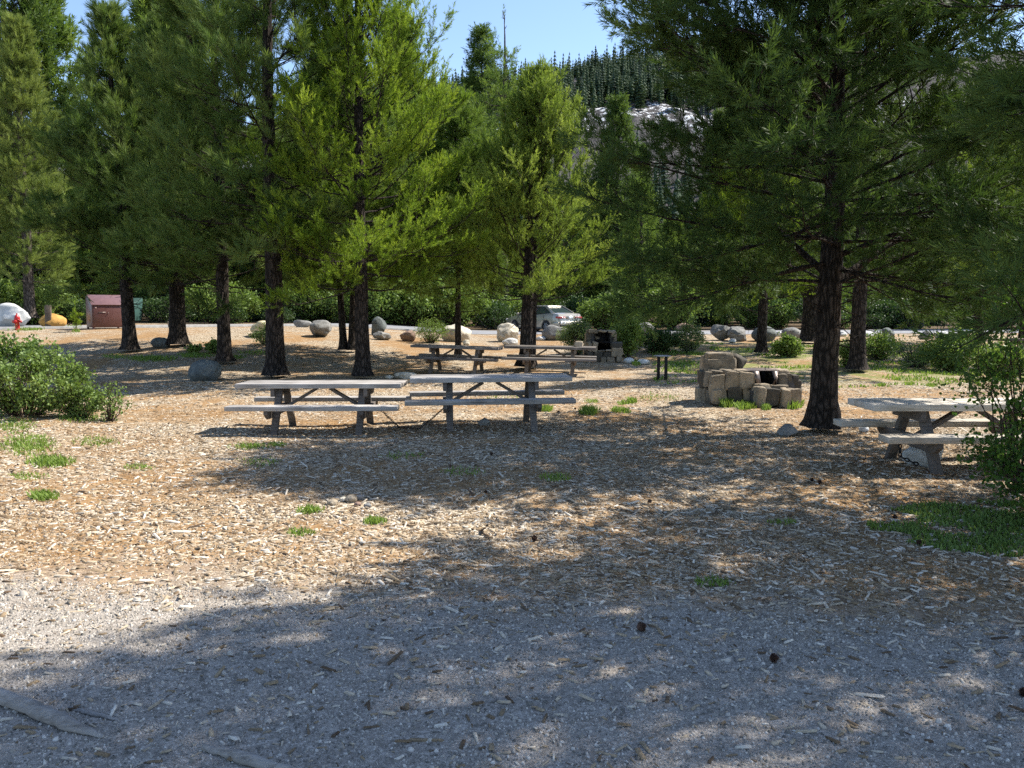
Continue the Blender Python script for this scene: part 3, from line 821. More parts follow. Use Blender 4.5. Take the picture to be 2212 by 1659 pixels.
boulder('long pale stone lying behind the front table joint', 849, 901, 805, 819, 48, 'cream', 0.6, name='rock', group='small rocks')
boulder('small cream stone left of the long pale stone', 829, 850, 811, 819, 49, 'cream', 0.5, name='rock', group='small rocks')
boulder('grey stone under the dark front table', 1031, 1060, 906, 921, 50, 'grey', 0.7, name='rock', group='small rocks')
boulder('mossy stone at the base of the far stone grill', 1349, 1373, 773, 786, 51, 'white', 0.5, name='rock', group='small rocks')
boulder('flat pale stone beside the mossy one at the far grill', 1373, 1407, 778, 788, 52, 'white', 0.6, name='rock', group='small rocks')
for k, (u, v, w, mt, lb) in enumerate([(716, 1093, 24, 'tan', 'tan cobble at the left end of a little ring of stones'), (740, 1084, 17, 'cream', 'cream cobble in the middle of the little ring of stones'),
                                       (757, 1086, 26, 'tan', 'largest tan cobble of the little ring of stones'), (775, 1081, 20, 'grey', 'grey cobble at the right of the little ring of stones'),
                                       (793, 1097, 16, 'grey', 'flat grey cobble lying nearest on the chips by the ring'), (771, 1094, 15, 'red', 'small brown cobble in front of the ring of stones')]):
    boulder(lb, u - w / 2, u + w / 2, v - w * 0.55, v, 60 + k, mt, 0.3, name='rock', group='little ring of cobbles')
# rock resting on the far right table
tdz = TD + Vector((0.78, -0.12, 0.74 - 0.015))
g = rock_geo(77, (0.36, 0.24, 0.2), 0.7); o = g.obj('rock', ROCK['tan']); o.location = tdz + Vector((0, 0, 0.075)); tag(o, 'knobbly tan rock resting on top of the brown table', 'rock', 'small rocks')

# ------------------------------------------------------------------ stone grills
M['mortar'] = rock_mat('sooty_mortar', (0.04, 0.038, 0.035), (0.12, 0.11, 0.10))
M['soot'] = plain('soot_black', (0.012, 0.011, 0.010), 0.95, nscale=6, namt=0.6)
M['masonry'] = rock_mat('field_stone', (0.085, 0.075, 0.06), (0.36, 0.29, 0.205), 3.5, bs=0.9)
def block_geo(rng, size, g, c, rotz=0.0, tint=0.5, n=7):
    t = np.linspace(-1, 1, n); A, B_ = np.meshgrid(t, t, indexing='ij'); V = []; F = []
    for ax in range(3):
        for sg in (-1, 1):
            p = np.zeros((n, n, 3)); p[..., ax] = sg; p[..., (ax + 1) % 3] = A; p[..., (ax + 2) % 3] = B_
            o = len(V) * n * n; V.append(p.reshape(-1, 3))
            i = np.arange(n - 1)[:, None] * n + o; j = np.arange(n - 1)[None, :]
            f = np.stack([i + j, i + n + j, i + n + 1 + j, i + 1 + j], -1).reshape(-1, 4); F.append(f if sg > 0 else f[:, ::-1])
    V = np.concatenate(V); F = np.concatenate(F)
    q = (np.abs(V) ** 9).sum(1) ** (1 / 9.0); V = V / q[:, None] * (1 + 0.06 * (q[:, None] - 1))
    J = np.array([[[[rng.uniform(-0.34, 0.10) for _ in range(3)] for _ in range(2)] for _ in range(2)] for _ in range(2)])
    w = (V + 1) / 2; w = np.clip(w, 0, 1); D = np.zeros_like(V)
    for i in range(2):
        for j in range(2):
            for k in range(2):
                wt = (w[:, 0] if i else 1 - w[:, 0]) * (w[:, 1] if j else 1 - w[:, 1]) * (w[:, 2] if k else 1 - w[:, 2])
                D += wt[:, None] * J[i, j, k] * np.array([1 if i else -1, 1 if j else -1, 1 if k else -1])
    V = (V + D) * np.array(size) / 2
    off = Vector((rng.uniform(-50, 50), rng.uniform(-50, 50), rng.uniform(-50, 50)))
    for m in range(len(V)):
        v = Vector(V[m]); V[m] += np.array(noise.noise_vector(v * 9 + off)) * 0.014 + np.array(noise.noise_vector(v * 24 + off)) * 0.006
    cz, sz = math.cos(rotz), math.sin(rotz)
    g.add(V @ np.array([[cz, sz, 0], [-sz, cz, 0], [0, 0, 1]]) + np.array(c), F, tint)
def face_stones(rng, g, x0, x1, z0, z1, y, axis, cols, rows, thick=0.14, slope=None, sign=-1):
    """a wall face of fitted irregular field stones"""
    zr = np.linspace(z0, z1, rows + 1)
    for r in range(rows):
        n = max(1, cols + rng.choice((-1, 0, 0, 1)))
        cuts = [x0] + sorted(x0 + (x1 - x0) * (k + rng.uniform(-0.28, 0.28)) / n for k in range(1, n)) + [x1]
        for a, b in zip(cuts[:-1], cuts[1:]):
            zc = (zr[r] + zr[r + 1]) / 2 + rng.uniform(-0.02, 0.02); xc = (a + b) / 2
            if slope and zc > slope(xc): continue
            sz = ((b - a) * rng.uniform(1.0, 1.14), thick * rng.uniform(0.8, 1.6), (zr[r + 1] - zr[r]) * rng.uniform(1.0, 1.25))
            c = (xc, y + rng.uniform(-0.02, 0.02), zc)
            if axis == 'y': sz = (sz[1], sz[0], sz[2]); c = (c[1], c[0], c[2])
            block_geo(rng, sz, g, c, rng.uniform(-0.16, 0.16), rng.uniform(-0.1, 1.1))
def cap_stones(rng, g, x0, x1, y0, y1, z, nx, ny, th=0.1):
    for i in range(nx):
        for j in range(ny):
            w, d = (x1 - x0) / nx, (y1 - y0) / ny
            block_geo(rng, (w * rng.uniform(1.0, 1.12), d * rng.uniform(1.0, 1.12), th * rng.uniform(0.8, 1.3)), g,
                     (x0 + w * (i + 0.5), y0 + d * (j + 0.5), z + rng.uniform(-0.015, 0.015)), rng.uniform(-0.08, 0.08), rng.uniform(0.3, 0.95))

def near_grill():
    rng = random.Random(5)
    p = at(1632, 878)
    root = thing('stone_grill', 'near fieldstone grill with a stepped chimney and a steel lid, left of the big pine', 'grill', (p.x + 0.03, p.y + 0.05, float(gz(p.x, p.y))), R(4), 'stone grills')
    g = Geo()
    face_stones(rng, g, -0.86, -0.02, 0.0, 0.62, 0.10, 'x', 3, 2)                    # left wall, front face
    face_stones(rng, g, 0.12, 1.0, 0.0, 0.62, -0.80, 'y', 3, 2)                      # left end face
    face_stones(rng, g, 0.60, 1.05, 0.60, 0.92, -0.72, 'y', 2, 1)
    face_stones(rng, g, -0.80, -0.22, 0.60, 0.92, 0.56, 'x', 2, 1)                   # chimney, front face
    cap_stones(rng, g, -0.78, -0.22, 0.52, 1.0, 0.93, 1, 1, 0.13)
    cap_stones(rng, g, -0.84, -0.05, 0.08, 0.55, 0.635, 3, 1, 0.07)
    rock_geo(91, (0.30, 0.42, 0.36), 0.5, g, (-0.14, 0.78, 0.76), 0.5, 3, 0.6, 0.1)
    face_stones(rng, g, -0.12, 0.78, 0.0, 0.36, -0.14, 'x', 3, 1, 0.24)              # apron
    cap_stones(rng, g, -0.10, 0.60, -0.12, 0.12, 0.37, 2, 1, 0.11)
    face_stones(rng, g, 0.46, 0.88, 0.34, 0.60, 0.22, 'x', 2, 1, 0.2)                # right wall
    face_stones(rng, g, 0.10, 1.0, 0.0, 0.5, 0.83, 'y', 3, 2, 0.16)
    cap_stones(rng, g, 0.40, 0.72, 0.15, 0.9, 0.62, 1, 2, 0.10)
    face_stones(rng, g, -0.80, 0.85, 0.0, 0.58, 1.02, 'x', 5, 2); face_stones(rng, g, -0.76, -0.24, 0.58, 0.9, 1.02, 'x', 2, 1)   # back
    g.obj('stonework', M['masonry'], root)
    g = Geo(); g.box((-0.43, 0.55, 0.29), (0.70, 0.86, 0.58)); g.box((-0.50, 0.80, 0.72), (0.48, 0.36, 0.30)); g.box((0.62, 0.52, 0.26), (0.36, 0.82, 0.52)); g.box((0.30, -0.0, 0.15), (0.86, 0.22, 0.30)); g.box((0.2, 0.93, 0.3), (0.5, 0.1, 0.6))
    g.obj('mortar', M['mortar'], root, bevel=0.02)
    g = Geo(); g.box((0.18, 0.5, 0.325), (0.52, 0.80, 0.03)); g.box((-0.055, 0.5, 0.49), (0.03, 0.78, 0.30)); g.box((0.415, 0.5, 0.49), (0.03, 0.78, 0.30)); g.box((0.18, 0.87, 0.49), (0.44, 0.03, 0.30))
    g.obj('firebox', M['soot'], root)
    g = Geo(); g.box((0.12, 0.42, 0.664), (0.70, 0.66, 0.012), Matrix.Rotation(R(-0.6), 3, 'Y')); g.obj('lid', M['steel'], root, bevel=0.003)
    g = Geo(); th = np.linspace(0, 1.5 * PI, 10); g.tube([(0.26 + 0.035 * math.cos(a), 0.2, 0.70 + 0.035 * math.sin(a)) for a in th], 0.007, 6); g.obj('lid_handle', M['iron'], root, smooth=True)
    for x, s in ((0.0, 1), (0.38, -1)):
        g = Geo(); g.add([(x - 0.075 - 0.035 * s * 0, 0.06, 0.655), (x + 0.055, 0.06, 0.655), (x + 0.085 * s, -0.015, 0.40), (x + 0.01 * s, -0.015, 0.40),
                          (x - 0.075, 0.075, 0.655), (x + 0.055, 0.075, 0.655), (x + 0.085 * s, 0.0, 0.40), (x + 0.01 * s, 0.0, 0.40)],
                         [(0, 1, 2, 3), (4, 7, 6, 5), (0, 4, 5, 1), (1, 5, 6, 2), (2, 6, 7, 3), (3, 7, 4, 0)])
        g.obj('side_plate', M['steel'], root)
near_grill()

def far_grill():
    rng = random.Random(9)
    p = at(1306, 783)
    root = thing('stone_grill', 'far square fieldstone grill with a soot-black recess, behind the brown table', 'grill', (p.x, p.y + 0.1, float(gz(p.x, p.y))), R(0), 'stone grills')
    g = Geo()
    face_stones(rng, g, -0.54, 0.55, 0.0, 0.34, 0.0, 'x', 4, 2, 0.16)
    face_stones(rng, g, -0.54, -0.20, 0.32, 0.62, 0.06, 'x', 2, 1, 0.16)
    face_stones(rng, g, 0.22, 0.55, 0.30, 0.62, 0.06, 'x', 1, 2, 0.18)
    face_stones(rng, g, 0.05, 0.85, 0.0, 0.62, -0.50, 'y', 3, 3); face_stones(rng, g, 0.05, 0.85, 0.0, 0.62, 0.50, 'y', 3, 3)
    face_stones(rng, g, 0.45, 0.85, 0.60, 0.92, -0.43, 'y', 2, 1); face_stones(rng, g, 0.42, 0.85, 0.60, 0.92, 0.36, 'y', 2, 2)
    face_stones(rng, g, -0.45, 0.42, 0.0, 0.92, 0.86, 'x', 4, 4)
    cap_stones(rng, g, -0.48, 0.44, 0.40, 0.9, 0.95, 3, 1, 0.09)
    cap_stones(rng, g, -0.20, 0.26, -0.02, 0.14, 0.36, 2, 1, 0.06)
    g.obj('stonework', M['masonry'], root)
    g = Geo(); g.box((0, 0.45, 0.16), (0.98, 0.8, 0.32)); g.box((-0.36, 0.45, 0.44), (0.26, 0.72, 0.28)); g.box((0.37, 0.45, 0.44), (0.24, 0.72, 0.28)); g.box((-0.34, 0.68, 0.74), (0.14, 0.36, 0.36)); g.box((0.30, 0.68, 0.74), (0.14, 0.36, 0.36))
    g.obj('mortar', M['mortar'], root, bevel=0.02)
    g = Geo(); g.box((0.0, 0.80, 0.62), (0.62, 0.06, 0.60)); g.box((0.0, 0.45, 0.338), (0.46, 0.7, 0.03)); g.box((-0.215, 0.42, 0.47), (0.03, 0.66, 0.24)); g.box((0.235, 0.42, 0.47), (0.03, 0.66, 0.24)); g.box((0, 0.5, 0.60), (0.50, 0.6, 0.03)); g.box((-0.0, 0.7, 0.91), (0.6, 0.3, 0.03)); g.box((-0.255, 0.66, 0.75), (0.03, 0.3, 0.3)); g.box((0.215, 0.66, 0.75), (0.03, 0.3, 0.3))
    g.obj('firebox', M['soot'], root)
    g = Geo()
    for k in range(9): g.tube([(-0.2 + 0.05 * k, 0.12, 0.625), (-0.2 + 0.05 * k, 0.6, 0.625)], 0.008, 5)
    g.tube([(-0.24, 0.12, 0.625), (0.26, 0.12, 0.625)], 0.012, 6); g.tube([(0.06, 0.12, 0.63), (0.06, 0.12, 0.70)], 0.008, 5)
    g.obj('grate', M['iron'], root)
far_grill()

# ------------------------------------------------------------------ bear locker, hydrant, post, dumpsters
def bear_locker():
    p = at(227, 711)
    s = p.y / FPX
    brown = plain('brown_enamel', (0.115, 0.048, 0.042), 0.38, 0.0, 0.5, nscale=5, namt=0.18)
    root = thing('bear_locker', 'brown steel food locker with a sloping lid, on the rise at the left', 'locker', (p.x + 0.1, p.y + 0.15, p.z), R(40), None)
    w, d, h = 66 * s, 0.95, 52 * s; ht = 72 * s; x0, x1 = -w / 2, w / 2
    g = Geo()
    v = [(x0, 0, 0.07), (x1, 0, 0.07), (x1, d, 0.07), (x0, d, 0.07), (x0, 0, h), (x1, 0, h), (x1, d * 0.62, ht), (x0, d * 0.62, ht), (x1, d, ht), (x0, d, ht)]
    g.add(v, [(0, 3, 2, 1), (0, 1, 5, 4), (4, 5, 6, 7), (7, 6, 8, 9), (3, 9, 8, 2)]); g.f.append(np.array([[1, 2, 8, 6, 5], [0, 4, 7, 9, 3]], np.int32)); g.obj('body', brown, root, bevel=0.012)
    g = Geo(); a = math.atan2(ht - h, d * 0.62); ln = math.hypot(ht - h, d * 0.62)
    g.box((0, d * 0.31 - 0.02, (h + ht) / 2 + 0.016), (w + 0.05, ln + 0.06, 0.02), Matrix.Rotation(a, 3, 'X')); g.obj('lid', plain('brown_enamel_lid', (0.16, 0.085, 0.08), 0.22, 0.0, 0.7, nscale=7, namt=0.15), root, bevel=0.004)
    g = Geo(); g.box((0, -0.010, 0.07 + (h - 0.07) * 0.49), (w - 0.10, 0.016, (h - 0.07) * 0.86)); dr = g.obj('door', brown, root, bevel=0.004)
    g = Geo(); g.box((-w * 0.2, -0.025, h * 0.69), (0.28, 0.014, 0.03)); g.tube([(-w * 0.02, -0.018, h * 0.66), (-w * 0.02, -0.05, h * 0.66)], 0.02, 8); g.obj('latch', M['steel'], dr)
    for x in (-w * 0.39, w * 0.39):
        g = Geo(); g.box((x, -0.0215, h * 0.885), (0.055, 0.005, 0.05)); g.obj('sticker', plain('pink_white_sticker', (0.62, 0.42, 0.36), 0.6), dr)
    for x in (x0 + 0.04, x1 - 0.04):
        for y in (0.04, d - 0.04):
            g = Geo(); g.box((x, y, 0.02), (0.07, 0.07, 0.12)); g.obj('leg', brown, root)
bear_locker()

def hydrant():
    p = at(38, 713); k = 36.5 * p.y / FPX / 0.80
    red = plain('red_paint', (0.42, 0.018, 0.018), 0.35, 0.0, 0.5, nscale=8, namt=0.15)
    root = thing('fire_hydrant', 'red fire hydrant standing in front of the white boulder', 'hydrant', p)
    root.scale = (k, k, k)
    g = Geo(); g.lathe([(0, -0.05), (0.14, -0.05), (0.14, 0.03), (0.105, 0.04), (0.10, 0.06), (0.10, 0.46), (0.135, 0.47), (0.135, 0.50), (0.12, 0.51), (0.0, 0.51)], 20); g.obj('barrel', red, root, smooth=False)
    g = Geo(); g.lathe([(0.125, 0.512), (0.13, 0.55), (0.115, 0.62), (0.08, 0.69), (0.045, 0.72), (0.045, 0.735), (0.0, 0.735)], 20); c = g.obj('bonnet', red, root, smooth=True)
    g = Geo(); g.lathe([(0.0, 0.736), (0.034, 0.736), (0.030, 0.80), (0.0, 0.80)], 5); g.obj('operating_nut', red, c)
    for ax, sgn, r in (('x', 1, 0.055), ('x', -1, 0.055), ('y', -1, 0.075)):
        g = Geo(); pr = [(r * 0.8, 0.08), (r * 0.8, 0.15), (r * 1.15, 0.155), (r * 1.15, 0.20), (r * 0.5, 0.205), (r * 0.45, 0.235), (0.0, 0.235)]
        if sgn < 0: pr = [(a, -b) for a, b in pr]
        g.lathe(pr, 14, (0, 0, 0.40), ax); g.obj('outlet', red, root)
    g = Geo(); chain_links(g, [(-0.17, -0.06, 0.38), (-0.12, -0.14, 0.2), (0.0, -0.14, 0.16), (0.05, -0.14, 0.3)], 0.05, 0.006); g.obj('outlet_chain', plain('brass', (0.5, 0.36, 0.12), 0.4, 0.7), root)
hydrant()

p = at(105, 709); g = Geo(); s = p.y / FPX
g.box((0, 0, 25 * s - 0.1), (12 * s, 9 * s, 50 * s + 0.2)); o = g.obj('wooden_post', wood_mat('post_wood', (0.10, 0.075, 0.055), (0.20, 0.155, 0.12)), bevel=0.01); o.location = p
o.rotation_euler = (0, R(0.8), R(20)); tag(o, 'square brown wooden post in front of the orange boulder', 'post')

def dumpster(label, u, v, Y, w, h, d, rz):
    p = at_y(u, v, Y); p.z = float(gz(p.x, p.y))
    green = plain('dull_green_steel', (0.055, 0.115, 0.10), 0.5, 0.1, nscale=4, namt=0.25)
    root = thing('dumpster', label, 'dumpster', p, rz, 'green dumpsters')
    g = Geo(); v_ = [(-w / 2 + 0.1, 0.1, 0.15), (w / 2 - 0.1, 0.1, 0.15), (w / 2 - 0.1, d - 0.1, 0.15), (-w / 2 + 0.1, d - 0.1, 0.15), (-w / 2, 0, h * 0.8), (w / 2, 0, h * 0.8), (w / 2, d, h), (-w / 2, d, h)]
    g.add(v_, [(0, 3, 2, 1), (0, 1, 5, 4), (1, 2, 6, 5), (2, 3, 7, 6), (3, 0, 4, 7), (4, 5, 6, 7)]); g.obj('body', green, root, bevel=0.02)
    for x in (-w * 0.25, w * 0.25):
        g = Geo(); g.box((x, d / 2, h * 0.9 + 0.035), (w * 0.47, d * 1.03, 0.04), Matrix.Rotation(math.atan2(h * 0.2, d), 3, 'X')); g.obj('lid', plain('dark_green_plastic', (0.03, 0.065, 0.055), 0.5), root, bevel=0.01)
    for x in np.linspace(-w * 0.42, w * 0.42, 5):
        g = Geo(); g.bar((x, 0.05, 0.2), (x, -0.02, h * 0.78), 0.07, 0.05, (1, 0, 0)); g.obj('rib', green, root)
    for x in (-w * 0.4, w * 0.4):
        g = Geo(); g.lathe([(0, -0.04), (0.08, -0.04), (0.08, 0.04), (0, 0.04)], 12, (x, d * 0.3, 0.08), 'x'); g.obj('wheel', M['iron'], root)
dumpster('green steel dumpster behind the white boulder at the left edge', 35, 700, 46.0, 2.3, 1.45, 1.3, R(10))
dumpster('green steel dumpster mostly hidden behind the brown locker', 252, 700, 47.0, 1.9, 1.4, 1.2, R(-5))
# ------------------------------------------------------------------ parked car (front towards +x in its own axes)
def parked_car():
    paint, nt, b = newmat('champagne_paint'); b.inputs['Base Color'].default_value = (0.40, 0.36, 0.29, 1); b.inputs['Metallic'].default_value = 0.55; b.inputs['Roughness'].default_value = 0.3; b.inputs['Coat Weight'].default_value = 0.6
    glass, nt, b = newmat('tinted_glass'); b.inputs['Base Color'].default_value = (0.03, 0.045, 0.045, 1); b.inputs['Roughness'].default_value = 0.05; b.inputs['Specular IOR Level'].default_value = 1.0
    rubber = plain('tyre_rubber', (0.02, 0.02, 0.02), 0.8); alloy = plain('alloy_rim', (0.55, 0.55, 0.55), 0.3, 0.8)
    red = plain('red_lens', (0.35, 0.012, 0.015), 0.15, 0.0, 0.7); white = plain('plate_white', (0.75, 0.76, 0.78), 0.4); dark = plain('dark_trim', (0.03, 0.03, 0.03), 0.5)
    clear = plain('clear_lens', (0.6, 0.55, 0.52), 0.15, 0.0, 0.7)
    Y = 45.2
    pr = at_y(2268 * 0.5486, 718, Y)                # the rear bumper's near side
    fx, fy = -0.62, 0.785
    rz = math.atan2(fy, fx)
    # the corner nearest to us is the rear left one
    cx = pr.x - 0.30; cyy = Y
    z = float(gz(cx, cyy))
    root = thing('parked_car', 'champagne four-door sedan parked on the road, seen from its rear left', 'car', (cx, cyy, z), rz)
    # body: cross sections from rear (x=-0.1) to front
    st = [(-0.02, 0.42, 0.62, 0.70), (0.02, 0.30, 0.78, 0.84), (0.12, 0.27, 1.00, 0.88), (0.45, 0.26, 1.045, 0.905), (0.95, 0.24, 1.03, 0.91), (1.9, 0.2, 0.97, 0.91), (3.0, 0.2, 0.94, 0.91), (3.6, 0.2, 0.93, 0.90), (4.2, 0.22, 0.83, 0.885), (4.62, 0.26, 0.72, 0.83), (4.80, 0.34, 0.62, 0.70)]
    xs = np.array([s[0] for s in st]); xx = np.unique(np.concatenate([np.linspace(-0.02, 4.8, 60), xs]))
    zb = np.interp(xx, xs, [s[1] for s in st]); zt = np.interp(xx, xs, [s[2] for s in st]); hw = np.interp(xx, xs, [s[3] for s in st])
    def archz(x):
        o = 0.0
        for wx in (1.02, 3.78):
            d = abs(x - wx)
            if d < 0.37: o = max(o, 0.31 + math.sqrt(max(0, 0.37 ** 2 - d * d)))
        return o
    rows = []
    for x, b0, t0, w in zip(xx, zb, zt, hw):
        lo = max(b0, archz(x)); mid = max(lo + 0.02, 0.62); mid = min(mid, t0 - 0.06)
        half = [(0.0, b0), (w * 0.80, b0), (w * 0.985, lo), (w * 1.0, mid * 0.5 + lo * 0.5), (w * 1.0, mid), (w * 0.975, t0 - 0.09), (w * 0.93, t0 - 0.025), (w * 0.84, t0), (0.0, t0 + 0.025)]
        rows.append([(x, -y, zz) for y, zz in half] + [(x, y, zz) for y, zz in half[-2:0:-1]])
    v = np.array(rows); m, n = v.shape[:2]
    i = np.arange(m - 1)[:, None] * n; j = np.arange(n)[None, :]; k = (j + 1) % n
    g = Geo(); g.add(v.reshape(-1, 3), np.stack([i + j, i + k, i + n + k, i + n + j], -1).reshape(-1, 4)); g.f.append(np.array([np.arange(n)[::-1], np.arange(n) + (m - 1) * n], np.int32))
    o = g.obj('body', paint, root, smooth=True); md = o.modifiers.new('edge', 'EDGE_SPLIT'); md.split_angle = R(38)
    # glasshouse
    def zbelt(x): return float(np.interp(x, xs, [s[2] for s in st]))
    B = [(0.62, 0.74), (3.72, 0.74)]; T = [(1.42, 0.56), (2.72, 0.57)]; zr = 1.425
    c8 = [(B[0][0], -B[0][1], zbelt(0.62) + 0.01), (B[1][0], -B[1][1], 0.93), (B[1][0], B[1][1], 0.93), (B[0][0], B[0][1], zbelt(0.62) + 0.01),
          (T[0][0], -T[0][1], zr), (T[1][0], -T[1][1], zr), (T[1][0], T[1][1], zr), (T[0][0], T[0][1], zr)]
    c8 = np.array(c8)
    def quad(name, idx, mat, grow=0.0, par=root):
        g = Geo(); q = c8[list(idx)]; g.add(q, [(0, 1, 2, 3)]); return g.obj(name, mat, par)
    quad('rear_window', (3, 0, 4, 7), glass); quad('windscreen', (1, 2, 6, 5), glass)
    quad('side_window', (0, 1, 5, 4), glass); quad('side_window', (2, 3, 7, 6), glass)
    g = Geo()
    gx = np.linspace(1.30, 2.86, 9); gy = np.linspace(-1, 1, 9)
    v = np.array([[(x, y * (0.575 + 0.02), zr + 0.012 + 0.045 * (1 - y * y) * math.sin(PI * (x - 1.2) / 1.78) - 0.02 * (abs(x - 2.08) / 0.78) ** 4) for y in gy] for x in gx]).reshape(-1, 3)
    i = np.arange(8)[:, None] * 9; j = np.arange(8)[None, :]
    g.add(v, np.stack([i + j, i + 9 + j, i + 10 + j, i + j + 1], -1).reshape(-1, 4)); ro = g.obj('roof', paint, root, smooth=True); sl = ro.modifiers.new('thick', 'SOLIDIFY'); sl.thickness = 0.03
    def pillar(g, a, b, w, out): g.bar(a, b, w, 0.035, out)
    for sy in (-1, 1):
        g = Geo()
        pillar(g, (0.60, sy * 0.745, 1.03), (1.42, sy * 0.568, 1.43), 0.13, (0, sy, 0.4)); pillar(g, (3.74, sy * 0.745, 0.93), (2.74, sy * 0.575, 1.43), 0.06, (0, sy, 0.4))
        pillar(g, (1.42, sy * 0.568, 1.43), (2.74, sy * 0.575, 1.43), 0.05, (0, sy, 1)); g.obj('pillar', paint, root, bevel=0.01)
        g = Geo(); pillar(g, (2.10, sy * 0.748, 0.95), (2.06, sy * 0.572, 1.42), 0.08, (0, sy, 0.4)); g.obj('window_frame', dark, root); g = Geo(); pillar(g, (1.15, sy * 0.748, 1.0), (1.42, sy * 0.60, 1.36), 0.03, (0, sy, 0.4)); g.obj('window_frame', dark, root)
        g = Geo(); rock_geo(3, (0.10, 0.2, 0.13), 0.0, g, (3.42, sy * 0.93, 1.0), 0, 2, 0.3, None, 0.2); g.obj('mirror', paint, root, smooth=True)
        for x0, x1 in ((1.20, 2.10), (2.10, 3.15)):
            g = Geo()
            for x in (x0, x1): g.box((x, sy * 0.907, 0.60), (0.008, 0.012, 0.62))
            g.box(((x0 + x1) / 2, sy * 0.909, 0.44), (x1 - x0, 0.014, 0.012)); g.obj('door_seam', dark, root)
            g = Geo(); g.box((x0 + 0.14, sy * 0.905, 0.82), (0.18, 0.03, 0.028)); g.obj('door_handle', paint, root, bevel=0.006)
        g = Geo(); g.box((2.4, sy * 0.87, 0.235), (2.1, 0.08, 0.09)); g.obj('sill', plain('sill_trim', (0.16, 0.145, 0.125), 0.5), root, bevel=0.01)
        # tail lamp wraps the corner
        g = Geo(); g.box((-0.008 + 0.045, sy * 0.60, 0.80), (0.10, 0.46, 0.105)); g.box((0.12, sy * 0.862, 0.81), (0.22, 0.05, 0.10)); tl = g.obj('tail_light', red, root, bevel=0.012)
        g = Geo(); g.box((-0.016, sy * 0.50, 0.772), (0.014, 0.24, 0.035)); g.obj('reversing_lens', clear, tl)
        for wx in (1.02, 3.78):
            g = Geo(); y0 = sy * 0.80
            g.lathe([(0.20, -0.10), (0.30, -0.11), (0.325, -0.08), (0.325, 0.08), (0.30, 0.11), (0.215, 0.11)], 28, (wx, y0, 0.325), 'y'); w_ = g.obj('wheel', rubber, root, smooth=True)
            g = Geo(); g.lathe([(0.215, 0.108), (0.225, 0.09), (0.20, 0.06), (0.20, -0.09)], 28, (wx, y0 if sy > 0 else y0, 0.325), 'y')
            if sy < 0: g.v[0] = g.v[0] * np.array([1, -1, 1]) + np.array([0, 2 * y0, 0])
            for q in range(7):
                a = 2 * PI * q / 7
                g.bar((wx + 0.03 * math.cos(a), y0 + sy * 0.085, 0.325 + 0.03 * math.sin(a)), (wx + 0.205 * math.cos(a), y0 + sy * 0.098, 0.325 + 0.205 * math.sin(a)), 0.02, 0.055, (0, 1, 0))
            g.lathe([(0.0, sy * 0.10), (0.045, sy * 0.098), (0.055, sy * 0.08)], 14, (wx, y0, 0.325), 'y')
            g.obj('rim', alloy, w_)
            g = Geo(); g.lathe([(0.0, 0.0), (0.345, 0.0), (0.345, 0.16)], 20, (wx, sy * 0.66, 0.33), 'y'); g.obj('wheel_arch', dark, root)
    g = Geo(); g.box((-0.025, 0, 0.50), (0.13, 1.62, 0.20)); g.box((0.3, -0.865, 0.47), (0.62, 0.10, 0.22)); g.box((0.3, 0.865, 0.47), (0.62, 0.10, 0.22)); bp = g.obj('rear_bumper', paint, root, bevel=0.05)
    g = Geo(); g.box((-0.03, 0, 0.36), (0.09, 1.5, 0.10)); g.obj('bumper_valance', dark, root, bevel=0.02)
    g = Geo(); g.box((-0.012, 0, 0.79), (0.02, 0.60, 0.16)); g.obj('plate_recess', paint, root)
    g = Geo(); g.box((-0.030, 0.0, 0.79), (0.016, 0.31, 0.135)); lp = g.obj('licence_plate', white, root, bevel=0.003)
    g = Geo()
    for q in range(6): g.box((-0.0395, -0.10 + 0.04 * q, 0.785), (0.003, 0.018, 0.05))
    g.obj('plate_marks', plain('plate_blue', (0.08, 0.2, 0.32), 0.5), lp)
    g = Geo(); g.lathe([(0.055, -0.093), (0.075, -0.093), (0.075, -0.097), (0.055, -0.097)], 20, (0, 0.52, 0.52), 'x'); g.box((-0.095, 0.52, 0.535), (0.004, 0.05, 0.035)); g.box((-0.095, 0.52, 0.505), (0.004, 0.07, 0.014)); g.obj('round_sticker', white, bp)
    g = Geo(); g.box((-0.094, 0.74, 0.52), (0.004, 0.07, 0.15)); g.obj('sticker', white, bp)
    g = Geo(); g.box((4.70, -0.62, 0.66), (0.10, 0.30, 0.13)); g.obj('headlight', clear, root, bevel=0.02)
    g = Geo(); g.box((4.70, 0.62, 0.66), (0.10, 0.30, 0.13)); g.obj('headlight', clear, root, bevel=0.02)
    g = Geo(); g.box((0.74, -0.30, 1.13), (0.004, 0.16, 0.05), Matrix.Rotation(R(0), 3, 'Y')); 
    g = Geo(); rock_geo(8, (0.3, 1.15, 0.34), 0, g, (1.35, 0, 1.08), 0, 2, 0.6, None, 0.2); g.obj('rear_seat', plain('seat_grey', (0.22, 0.21, 0.2), 0.9), root)
    return root
parked_car()

